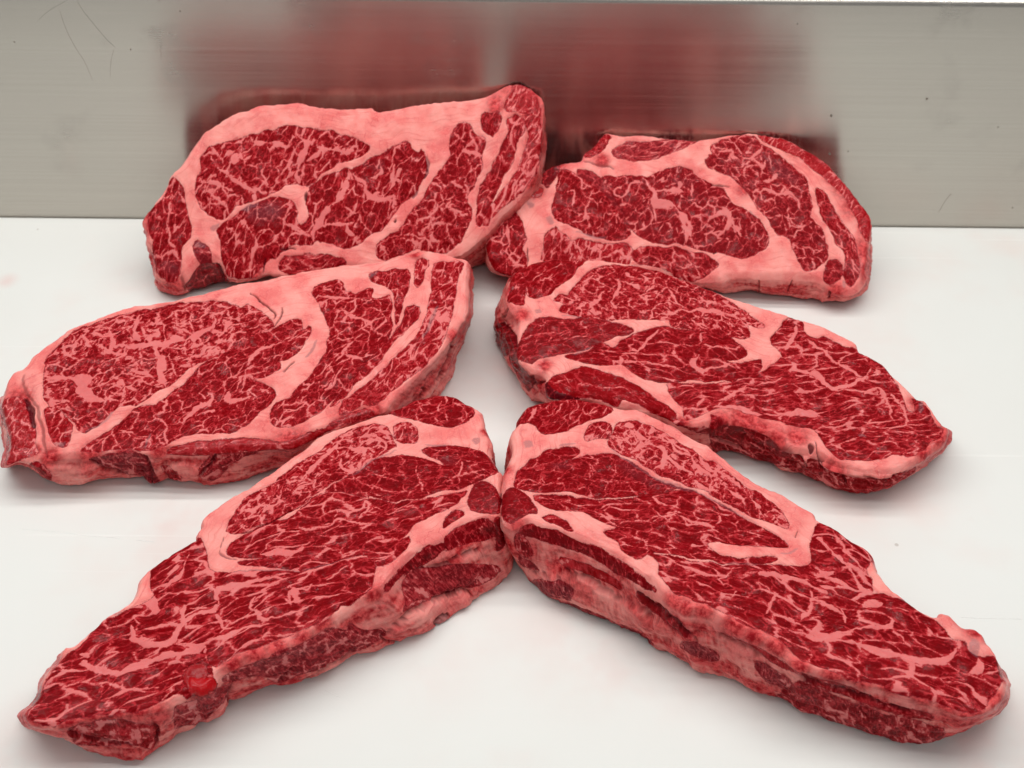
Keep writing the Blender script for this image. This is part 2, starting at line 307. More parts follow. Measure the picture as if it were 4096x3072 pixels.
# ------------------------------------------------------------------ tracings: rim, muscles, seams of each steak
# muscle: (outline, dict(d marbling, s cell mm, st stretch, a grain angle, t tone, c clumps, g greyness, w wetness))
RL = dict(name='rear left', seed=1, plane=('A 740,1440', 22., .02, .89), thick=38.,
 label='upright marbled beef steak with a peaked right corner, leaning on the splashback',
 rim='A 115,1050 145,1000 190,940 245,870 290,800 320,715 380,660 430,590 490,500 550,425 640,370 720,320 810,280 930,240 1050,225 1180,212 1270,225 1350,235 1480,255 1600,250 1720,245 B 345,262 370,278 450,262 560,245 700,225 850,208 980,195 1100,180 1200,130 1290,80 1350,58 1400,80 1460,130 1525,210 1522,400 1500,560 1490,680 1430,790 1330,920 1230,1010 1150,1110 1050,1200 960,1270 880,1300 750,1330 560,1365 380,1375 100,1370 A 1480,1375 1380,1385 1180,1408 1060,1410 990,1405 900,1435 830,1442 740,1435 700,1395 670,1340 600,1325 520,1335 470,1390 440,1450 380,1490 300,1470 225,1430 215,1380 190,1270 150,1190 140,1110',
 base='A 225,1430 A 235,1510;A 300,1470 A 285,1552;A 380,1490 A 350,1580;A 440,1450 A 440,1560;A 520,1335 A 560,1532;A 670,1340 A 700,1490;A 740,1435 A 775,1465;A 900,1435 A 920,1452;A 1060,1410 A 1080,1428;A 1380,1385 A 1390,1405',
 muscles=[
 ('A 540,600 575,555 640,525 740,500 850,470 960,440 1050,420 1180,395 1300,405 1420,430 1530,460 1620,490 1690,520 1705,545 1660,580 1560,620 1440,670 1360,720 1290,790 1200,780 1130,790 1080,830 960,880 880,920 800,940 740,985 690,1030 640,1030 580,1000 530,940 500,870 497,790 515,730 540,690 530,640', dict(d=.42, s=6.5, a=55, st=1.4, c=.8)),
 ('A 1290,820 1360,760 1460,710 1560,690 B 190,690 300,620 420,570 540,520 590,520 600,560 650,600 670,570 700,610 715,690 690,750 640,830 560,900 500,950 480,990 420,1080 330,1130 260,1190 180,1240 A 1560,1245 1450,1220 1350,1190 1310,1200 1300,1215 1180,1210 1100,1260 1000,1330 940,1370 880,1430 780,1430 720,1420 690,1340 670,1250 680,1180 645,1130 680,1080 800,1010 880,960 980,910 1060,895 1130,900 1170,930 1200,990 1190,1040 1230,1090 1290,1020 1270,930', dict(d=.36, s=6.5, a=60, st=1.4, c=.4)),
 ('B 885,450 930,400 1000,385 1040,450 1110,490 1115,530 1090,580 1095,660 1070,740 1040,800 1000,860 990,940 1020,980 1010,1060 980,1130 940,1190 880,1240 820,1265 740,1260 640,1250 560,1270 480,1300 400,1315 365,1280 370,1220 430,1170 520,1120 560,1050 620,970 680,900 730,820 800,710 860,650 880,590 870,520', dict(d=.44, s=5.5, a=30, st=1.25, c=.55)),
 ('B 1280,350 1385,345 1390,420 1340,500 1310,640 1250,700 1220,800 1170,900 1130,1000 1080,1090 1050,1050 1070,950 1080,820 1150,700 1200,620 1240,520 1280,440', dict(d=.5, s=5, a=62, st=2.)),
 ('B 1095,330 1150,310 1215,310 1220,380 1170,470 1120,440 1095,390', dict(d=.2, s=5, a=70)),
 ('B 1400,330 1500,330 1505,560 1475,680 1400,800 1300,910 1200,1000 1130,1080 1105,1060 1180,930 1250,830 1330,720 1390,600 1420,470', dict(d=.66, s=5, a=62, st=2.4, t=.15)),
 ('B 1330,90 1400,110 1480,200 1500,310 1400,300 1300,300 1250,270 1300,180', dict(d=.72, s=5, a=65, st=2.2, t=.2)),
 ('A 310,770 350,760 400,820 410,900 430,1000 460,1090 450,1160 400,1240 390,1310 380,1400 370,1460 300,1460 240,1420 220,1370 190,1270 210,1200 170,1130 165,1060 180,980 240,930 290,850', dict(d=.34, s=6, a=75, c=.3, st=1.6)),
 ('A 480,1390 540,1350 640,1350 680,1420 720,1470 650,1510 540,1540 450,1540 420,1500 460,1470', dict(d=.15, s=6, a=20, t=-.2, w=.8)),
 ('A 1080,1330 1180,1290 1300,1290 1430,1300 1540,1350 1440,1370 1300,1390 1170,1405 1090,1380', dict(d=.42, s=4, a=8, st=3.5, t=-.1)),
 ('A 480,1240 510,1200 560,1220 590,1260 600,1330 540,1340 500,1300', dict(d=.3, s=5, g=.4)),
 ],
 veins=[('A 1560,720 1540,830 1490,930 1400,990 1380,1060 1330,1130 1310,1200', 42), ('A 1350,1100 1480,1095 1600,1080', 22), ('A 1530,1090 1560,1140 1600,1170', 18), ('B 190,720 270,790 300,870 400,890 470,880 470,960', 30),
  ('B 380,640 390,720 310,740', 14), ('B 480,660 470,760 450,840 350,870', 22), ('B 540,690 500,740', 14), ('A 1170,930 1130,1010 1110,1080 1180,1120 1260,1150 1300,1180', 16), ('A 860,1130 920,1210 890,1290 880,1400', 17),
  ('A 830,1060 870,1140', 12), ('A 920,1210 980,1140', 12), ('A 1090,1250 1160,1160 1260,1155', 16), ('A 335,960 300,1080 310,1190 350,1270', 14), ('A 180,1260 240,1310 340,1275 380,1320', 14), ('A 270,970 290,1030', 18),
  ('A 600,590 620,660 720,740 790,800 900,840 1000,850', 20), ('A 745,600 790,640', 60), ('A 900,500 1040,520 1150,530', 26), ('A 1200,440 1260,520 1240,590 1200,700 1220,780', 30), ('A 1260,640 1330,580 1450,560 1600,560', 22), ('A 980,640 960,720 1000,800', 18), ('A 540,850 620,880 720,960', 18), ('A 520,770 640,790 760,860', 18),
  ('B 960,560 1080,590', 26), ('B 660,1050 760,1000 830,940 800,840 720,760', 20), ('B 830,940 900,1000 990,1010', 22), ('B 880,780 960,820 1000,900', 22), ('B 480,1200 600,1150 720,1200 760,1250', 18), ('B 900,430 960,500 1060,540', 16), ('B 700,1110 800,1080 920,1100', 16)],
 creases=[('A 640,1340 690,1440', 15), ('A 400,1440 420,1545', 15), ('A 395,640 420,600', 8)],
 cracks=[('A 1262,845 1268,905', 18), ('B 712,600 722,680 690,765', 12), ('B 645,845 605,882', 12), ('A 1080,1258 1190,1240', 8), ('A 955,1400 990,1310', 8), ('B 480,1050 490,1065', 16)],
 dark=[('B 712,600 722,680 690,765', 8), ('B 645,845 605,882', 8)],
 grey=['A 600,1100 640,1070 660,1075 630,1130 610,1130', 'A 810,990 870,950 940,930 880,990 830,1000', 'A 480,1240 500,1200 560,1210 570,1250 500,1245'],
 haze=[('A 860,980 960,920 1080,930 1120,1000 1050,1070 940,1090 850,1050', .5), ('B 320,640 400,630 420,700 340,710', .35), ('A 240,1340 380,1330 370,1450 260,1430', .35)],
 blush=[('B 1480,500', 100), ('B 1440,760', 80), ('A 200,1330', 80), ('A 150,1000', 60), ('A 900,1430', 60), ('B 1400,150', 190), ('B 1450,330', 120), ('A 180,1100', 60), ('A 330,1540', 120), ('B 1200,260', 70)])

RR = dict(name='rear right', seed=2, plane=('D 860,1300', 25., 0., .56), thick=36.,
 label='rounded marbled beef steak by the splashback, with pale fat wedge and red curved rim',
 rim='C 95,1000 150,900 260,770 330,690 400,620 470,560 540,480 600,390 700,350 760,335 870,320 910,260 1000,190 1060,112 1130,105 1220,125 1350,110 1500,125 1700,150 1860,150 D 200,150 300,140 420,115 560,100 680,98 800,115 930,150 1050,210 1170,275 1290,370 1400,490 1490,600 1580,720 1630,800 1640,880 1620,980 1605,1100 1600,1200 1585,1300 1540,1385 1460,1430 1370,1430 1290,1395 1230,1350 1120,1310 1000,1302 860,1302 720,1305 580,1290 470,1300 380,1330 240,1330 100,1310 C 1680,1290 1500,1235 1300,1215 1100,1200 900,1195 700,1215 500,1230 380,1270 290,1270 200,1240 140,1195 110,1100',
 base='D 1600,1200 D 1602,1240;D 1585,1300 D 1580,1350;D 1540,1385 D 1525,1440;D 1460,1430 D 1420,1490;D 1370,1430 D 1320,1490;D 1290,1395 D 1215,1512;D 1120,1310 D 1080,1500;D 1000,1302 D 960,1480;D 860,1302 D 860,1465;D 720,1305 D 705,1440;D 580,1290 D 575,1420;D 470,1300 D 480,1430;D 240,1330 D 240,1390;C 380,1270 C 380,1300;C 290,1270 C 285,1285;C 200,1240 C 195,1260;C 110,1100 C 115,1150',
 muscles=[
 ('C 1440,480 1500,440 1600,410 1700,400 1800,420 D 150,445 250,500 330,545 400,580 430,640 480,700 560,730 640,780 700,850 760,930 775,1000 740,1060 700,1080 620,1140 570,1150 480,1130 400,1100 330,1090 200,1070 100,1040 0,1030 C 1600,1030 1480,1010 1370,950 1290,880 1230,780 1150,670 1070,560 1060,470 1200,470 1320,470 1400,460', dict(d=.36, s=6.5, a=50, st=1.3, c=.3, g=.12)),
 ('C 690,480 720,410 800,430 870,480 1000,560 1080,640 1160,720 1230,790 1280,860 1280,930 1200,980 1080,970 950,950 860,900 780,860 690,850 640,790 650,690 680,600', dict(d=.27, s=5.5, a=60, st=1.2, c=.2)),
 ('C 850,412 930,420 1060,490 1180,640 1270,830 1180,730 1080,620 960,525 880,470', dict(d=.25, s=4, a=-45, st=2.5, g=.25)),
 ('C 590,960 660,910 720,950 800,1000 870,980 960,1000 1100,1020 1230,1010 1290,1040 1300,1130 1240,1200 1000,1190 800,1170 640,1170 560,1140 580,1040', dict(d=.55, s=5, a=75, st=1.8, t=.1)),
 ('C 1320,1080 1420,1050 1560,1070 1700,1070 1820,1110 D 220,1110 330,1160 350,1210 280,1260 240,1300 150,1320 60,1290 C 1650,1270 1500,1200 1400,1190 1330,1170', dict(d=.5, s=5.5, a=-20, st=1.8)),
 ('D 250,340 310,280 300,220 380,180 480,140 650,140 700,200 800,240 900,310 1000,390 1080,470 1090,510 1110,600 1130,700 1110,800 1200,900 1240,1000 1270,1090 1260,1150 1190,1210 1110,1260 1050,1230 1010,1140 970,1050 950,980 850,940 780,830 700,740 640,650 570,570 500,490 420,440 330,410 270,380', dict(d=.42, s=6, a=-30, st=1.3, c=.35, g=.12)),
 ('D 1180,560 1260,620 1310,720 1400,850 1480,990 1500,1100 1530,1200 1510,1320 1450,1380 1400,1300 1420,1180 1400,1080 1330,1000 1260,860 1190,700', dict(d=.42, s=5, a=-60, st=2.)),
 ('D 1240,1270 1270,1180 1320,1165 1380,1210 1385,1290 1330,1340 1290,1360 1240,1320', dict(d=.16, s=5, g=.1)),
 ('D 690,118 820,130 950,170 1070,235 1190,305 1310,405 1410,515 1500,625 1580,735 1620,830 1600,1000 1560,960 1500,780 1420,650 1300,520 1180,410 1050,300 900,235 740,175', dict(d=.52, s=3.5, a=45, st=2.2, t=.3)),
 ('C 1150,240 1250,190 1400,170 1600,160 1750,170 1850,180 1700,240 1550,290 1400,330 1250,320 1150,290', dict(d=.52, s=4, a=15, st=3, g=.3)),
 ('C 100,1000 200,870 280,770 330,780 380,850 410,930 420,1000 390,1060 430,1170 380,1260 290,1275 200,1250 140,1190 112,1100', dict(d=.36, s=6, a=65, st=1.5, c=.3)),
 ('C 430,570 530,570 560,600 520,650 450,640', dict(d=.05, t=.8, w=.7)),
 ('C 540,480 600,400 700,360 690,420 640,500 590,560', dict(d=.12, t=-.4)),
 ('C 900,270 1000,195 1060,120 1120,150 1060,240 960,300', dict(d=.25, s=4, t=.1)),
 ],
 veins=[('C 1400,480 1440,570 1490,620 1490,700 1620,710 1700,790 1740,900 1750,1030', 58), ('C 1490,600 1640,590 1780,600', 26), ('C 1690,580 1700,500', 18), ('C 1480,720 1490,830', 22), ('C 1440,660 1390,700', 20), ('C 1380,520 1290,530 1260,600 1200,650', 22),
  ('D 130,990 220,930 290,830 380,780 440,790 450,880 400,950 350,1000', 24), ('D 450,800 500,900 560,970', 20), ('D 400,950 240,950', 14), ('D 20,780 100,850 130,990', 44), ('C 800,430 880,520 880,610 960,680 1010,700', 15), ('C 960,670 920,740', 13), ('C 900,530 1000,580', 12), ('C 920,740 900,830 800,860', 12), ('C 1090,760 1160,780 1170,850', 12), ('C 760,610 820,620 810,720', 16),
  ('D 340,250 480,260 560,300 640,300 700,260 720,210', 24), ('D 620,300 680,350 740,400 760,330', 22), ('D 580,460 600,390 650,370', 18), ('D 740,500 820,480 840,430', 18), ('D 1010,560 1100,520', 14), ('D 700,600 760,570 860,620 960,620 1020,680 1050,800', 22), ('D 850,700 800,780', 14), ('D 940,720 930,800 960,880 1050,880 1130,840', 16), ('D 1040,1060 1120,1050 1180,1100 1230,1060', 22),
  ('C 270,790 270,950 290,1030 240,1120', 17), ('C 230,1090 340,1180 430,1200', 15), ('C 120,980 220,960', 12), ('D 1300,650 1380,790 1440,900 1490,1010', 20)],
 creases=[('D 700,1310 700,1440', 7), ('D 980,1320 930,1440', 7), ('D 1290,1400 1280,1470', 15), ('C 900,330 1000,370 1150,400', 15)],
 cracks=[('C 430,1060 437,1165', 9), ('D 300,535 460,560', 10), ('D 315,1100 345,1090', 10)],
 dark=[('C 845,932 920,945 1000,975 1080,968', 14), ('D 1395,1340 1402,1400', 20), ('D 620,745 655,790', 10)],
 grey=['C 588,830 620,822 650,865 635,893 603,872', 'C 430,700 480,710 480,745 440,740'],
 haze=[('C 1560,460 1800,470 1820,560 1650,560', .3), ('D 700,260 900,330 1050,470 1000,560 820,470', .35)],
 blush=[('D 1400,560', 110), ('D 1200,330', 90), ('D 1000,220', 90), ('D 1610,900', 110), ('D 1590,1250', 110), ('C 700,370', 60), ('D 1500,700', 130), ('D 1560,1100', 110), ('D 1300,450', 90), ('C 500,600', 90), ('D 1330,1420', 90), ('D 560,590', 60), ('C 1050,330', 70)])

ML = dict(name='middle left', seed=3, plane=('E 700,1340', 31., 0., .22), thick=38.,
 label='steak second from the splashback on the left, broad pale fat wedge beside an oval eye',
 rim='E 5,1020 20,950 50,850 90,800 170,760 210,700 270,650 350,590 450,530 560,480 700,420 850,370 1000,350 1150,330 1300,290 1450,250 1576,220 F 150,275 300,245 450,215 600,190 750,175 900,160 1050,120 1150,95 1230,75 1330,90 1430,120 1530,150 1538,200 1535,300 1530,450 1510,520 1480,565 1440,640 1370,720 1300,800 1200,900 1100,1000 1030,1070 1000,1125 960,1150 880,1175 780,1210 680,1240 600,1265 520,1300 430,1350 350,1385 250,1385 100,1395 0,1400 E 1500,1325 1400,1335 1250,1335 1100,1335 950,1340 820,1325 700,1345 560,1358 400,1373 260,1388 190,1388 120,1378 60,1405 35,1390 60,1290 50,1200 20,1100',
 base='E 20,1100 E 25,1115;E 60,1290 E 50,1310;E 60,1405 E 66,1415;E 120,1378 E 130,1395;E 190,1388 E 225,1440;E 260,1388 E 310,1515;E 400,1373 E 420,1557;E 560,1358 E 550,1568;E 700,1345 E 710,1535;E 820,1325 E 850,1520;E 950,1340 E 955,1510;E 1000,1338 E 1010,1572;E 1100,1335 E 1120,1523;E 1250,1335 E 1240,1535;E 1400,1335 E 1390,1582;E 1500,1325 E 1520,1562;F 100,1395 F 90,1600;F 250,1385 F 250,1540;F 1530,300 F 1538,380;F 1530,450 F 1530,500;F 1510,520 F 1522,560;F 1480,565 F 1505,640;F 1440,640 F 1490,700;F 1370,720 F 1455,800;F 1300,800 F 1430,930;F 1200,900 F 1395,1020;F 1100,1000 F 1330,1100;F 1000,1125 F 1150,1250',
 muscles=[
 ('E 290,860 300,780 320,700 380,640 450,580 560,520 700,470 850,430 1000,400 1130,370 1250,350 1400,345 1520,365 1600,395 F 60,450 140,490 210,540 240,580 235,610 180,640 60,710 0,740 E 1480,690 1400,720 1330,740 1250,780 1180,840 1120,890 1020,960 900,1030 800,1030 760,1060 700,1110 620,1170 570,1200 520,1190 500,1140 460,1100 410,1050 330,1030 300,970 285,920', dict(d=.47, s=7, a=20, st=1.25, c=1.)),
 ('E 300,1060 320,1040 380,1050 440,1110 470,1170 460,1240 430,1300 380,1290 340,1230 315,1150', dict(d=.45, s=6, a=60, t=.15)),
 ('E 540,1330 580,1290 680,1220 780,1160 900,1060 960,1040 1030,1040 1060,1010 1110,980 1130,950 1230,880 1300,800 1360,750 1450,700 1576,650 F 70,680 170,640 260,610 340,570 400,545 425,560 420,600 440,600 470,580 480,600 460,670 420,720 360,780 310,820 230,830 280,840 285,870 240,900 170,930 60,940 100,950 200,980 245,1020 240,1070 180,1130 130,1190 60,1240 E 1560,1205 1500,1215 1350,1215 1200,1240 1100,1290 980,1320 900,1310 780,1305 650,1330', dict(d=.40, s=5.5, a=35, st=1.4, c=.6)),
 ('F 500,370 560,310 650,285 690,300 720,350 780,370 880,335 900,350 880,390 930,400 980,380 1010,370 1025,440 1010,500 1020,570 1000,660 960,720 900,780 860,830 810,880 750,960 690,1000 640,1060 560,1140 480,1200 380,1250 290,1265 230,1240 215,1190 250,1110 350,1060 420,980 480,920 530,830 590,760 600,680 610,620 600,560 560,480 530,420', dict(d=.38, s=6, a=40, st=1.5, c=.4)),
 ('F 870,250 940,240 1000,235 1060,215 1120,225 1140,270 1130,340 1100,400 1090,450 1070,500 1050,560 1050,480 1050,400 1040,360 990,320 900,290', dict(d=.34, s=5, a=70)),
 ('F 1130,450 1200,450 1190,540 1120,600 1060,650 1010,720 960,800 900,870 830,930 760,980 690,1060 620,1120 700,1000 800,900 870,830 950,740 1020,660 1080,570 1110,510', dict(d=.42, s=5, a=50, st=2.2)),
 ('F 1190,150 1260,150 1240,230 1210,310 1180,300', dict(d=.5, s=4, a=75)),
 ('F 1300,180 1420,170 1490,180 1450,300 1440,420 1400,560 1350,700 1280,800 1180,890 1100,950 1000,1030 920,1100 820,1110 760,1150 680,1170 700,1080 850,980 1000,850 1100,740 1200,640 1260,500 1290,350', dict(d=.63, s=4.5, a=58, st=2., t=.1)),
 ('E 10,1020 60,980 140,970 170,1020 200,1080 220,1180 230,1280 250,1340 200,1360 140,1370 80,1390 40,1385 60,1290 50,1210 20,1110', dict(d=.58, s=4.5, a=70, t=.3, w=.3)),
 ('E 1100,1335 1200,1300 1350,1275 1500,1262 1576,1260 F 60,1340 200,1350 300,1370 400,1340 520,1280 600,1262 560,1310 400,1380 200,1400 0,1400 E 1500,1340 1350,1355 1200,1355', dict(d=.28, s=4, a=3, st=3, t=.35, w=.9)),
 ('F 680,1200 850,1140 900,1160 760,1210 650,1240 560,1290 600,1250', dict(d=.3, s=4, t=.1, w=.7, a=20)),
 ('E 590,1370 800,1330 900,1330 960,1360 980,1420 1040,1510 1060,1560 990,1570 960,1500 850,1480 720,1450 640,1410', dict(d=.3, s=5, a=-40, st=2.2, g=.45)),
 ('E 1370,1400 1430,1350 1560,1330 F 60,1425 140,1430 E 1660,1360 1560,1400 1480,1470 1400,1530 1320,1490', dict(d=.56, s=5, a=40, st=3., g=.2)),
 ('E 200,1400 300,1420 350,1480 320,1510 240,1440', dict(d=.4, s=5, a=-40, st=2)),
 ('E 1080,1430 1180,1450 1200,1510 1130,1500', dict(d=.45, s=5, a=-60, st=2)),
 ],
 veins=[('E 930,440 910,560 940,620', 40), ('E 840,630 900,650 1020,640 1100,640', 40), ('E 1030,640 1060,740 1060,850 1040,880', 58), ('E 1070,680 1150,600 1250,580 1330,540 1420,510 1430,430', 46), ('E 1210,500 1290,420', 26), ('E 1330,520 1480,550', 22), ('E 1510,400 1540,480', 18), ('E 420,620 440,680 500,720', 20), ('E 540,560 620,650', 32), ('E 300,850 420,840 560,870 540,930 600,980 700,1010', 52), ('E 300,1000 430,990', 16), ('E 660,640 760,700 850,680', 20), ('E 880,800 980,840 1040,870', 26), ('E 780,900 830,960 800,1010', 24), ('E 660,500 760,530 900,520', 14),
  ('E 1060,1130 1110,1180 1090,1290', 26), ('E 1040,1090 1090,1050 1120,980', 16), ('E 1220,1130 1300,1060 1400,980 1380,930', 30), ('E 1350,1080 1430,1050', 16), ('E 1510,930 1520,1000 1659,980', 32), ('E 1540,780 1600,740', 20), ('F 0,920 80,935 170,945', 13), ('F 60,850 100,790 210,730 330,690 400,650', 22), ('F 230,810 300,780', 14), ('E 1300,950 1350,980', 24), ('E 800,1190 880,1210', 10), ('F 60,1010 120,1060', 14),
  ('F 540,400 640,400 720,400 810,410 900,410', 20), ('F 680,480 760,520 830,540 860,590 940,600', 22), ('F 830,540 820,600 880,640', 16), ('F 640,840 700,780 740,700 820,640', 16), ('F 720,790 840,830', 24), ('F 570,1020 640,960 700,860', 14), ('F 430,1060 420,1130 300,1170', 14), ('F 420,1130 520,1110', 12), ('F 620,660 700,640 760,680', 13), ('F 940,470 980,550 930,600', 16)],
 creases=[('E 960,1360 1000,1450 1015,1560', 15), ('E 1320,1500 1400,1420 1450,1350', 15), ('E 600,1390 700,1450 850,1480', 15), ('F 1230,990 1240,1020 1200,1060', 15), ('F 1440,650 1400,800 1330,950', 15), ('E 150,830 160,930 240,1030 270,1130 290,1250 320,1370', 15)],
 bulges=['E 210,1400 400,1420 600,1420 650,1500 500,1560 380,1550 280,1490', 'E 1140,1400 1300,1420 1330,1500 1240,1530 1120,1510'],
 cracks=[('E 165,990 200,1050 215,1110 215,1170', 34), ('F 80,370 130,410 200,470 250,520 245,550', 10), ('F 300,470 290,540 250,600', 8), ('F 315,905 322,885 375,825', 8)],
 dark=[('F 530,680 490,750 450,780', 15), ('E 960,1300 1000,1210', 12), ('F 1330,450 1290,540 1260,620 1230,670', 18), ('E 560,1200 700,1130 760,1070', 12), ('F 305,905 322,885', 16)],
 grey=['E 360,1270 430,1275 410,1310', 'F 880,245 940,238 890,265'],
 haze=[('E 590,1380 900,1330 1050,1400 1060,1560 960,1500', .25)],
 blush=[('E 330,1370', 90), ('E 600,1360', 110), ('E 820,1330', 100), ('E 1050,1340', 90), ('F 900,1150', 100), ('E 120,1000', 120), ('F 1430,640', 60), ('F 350,1380', 160), ('F 760,1200', 130), ('E 230,1330', 70), ('E 50,1350', 120), ('F 1180,110', 60)])

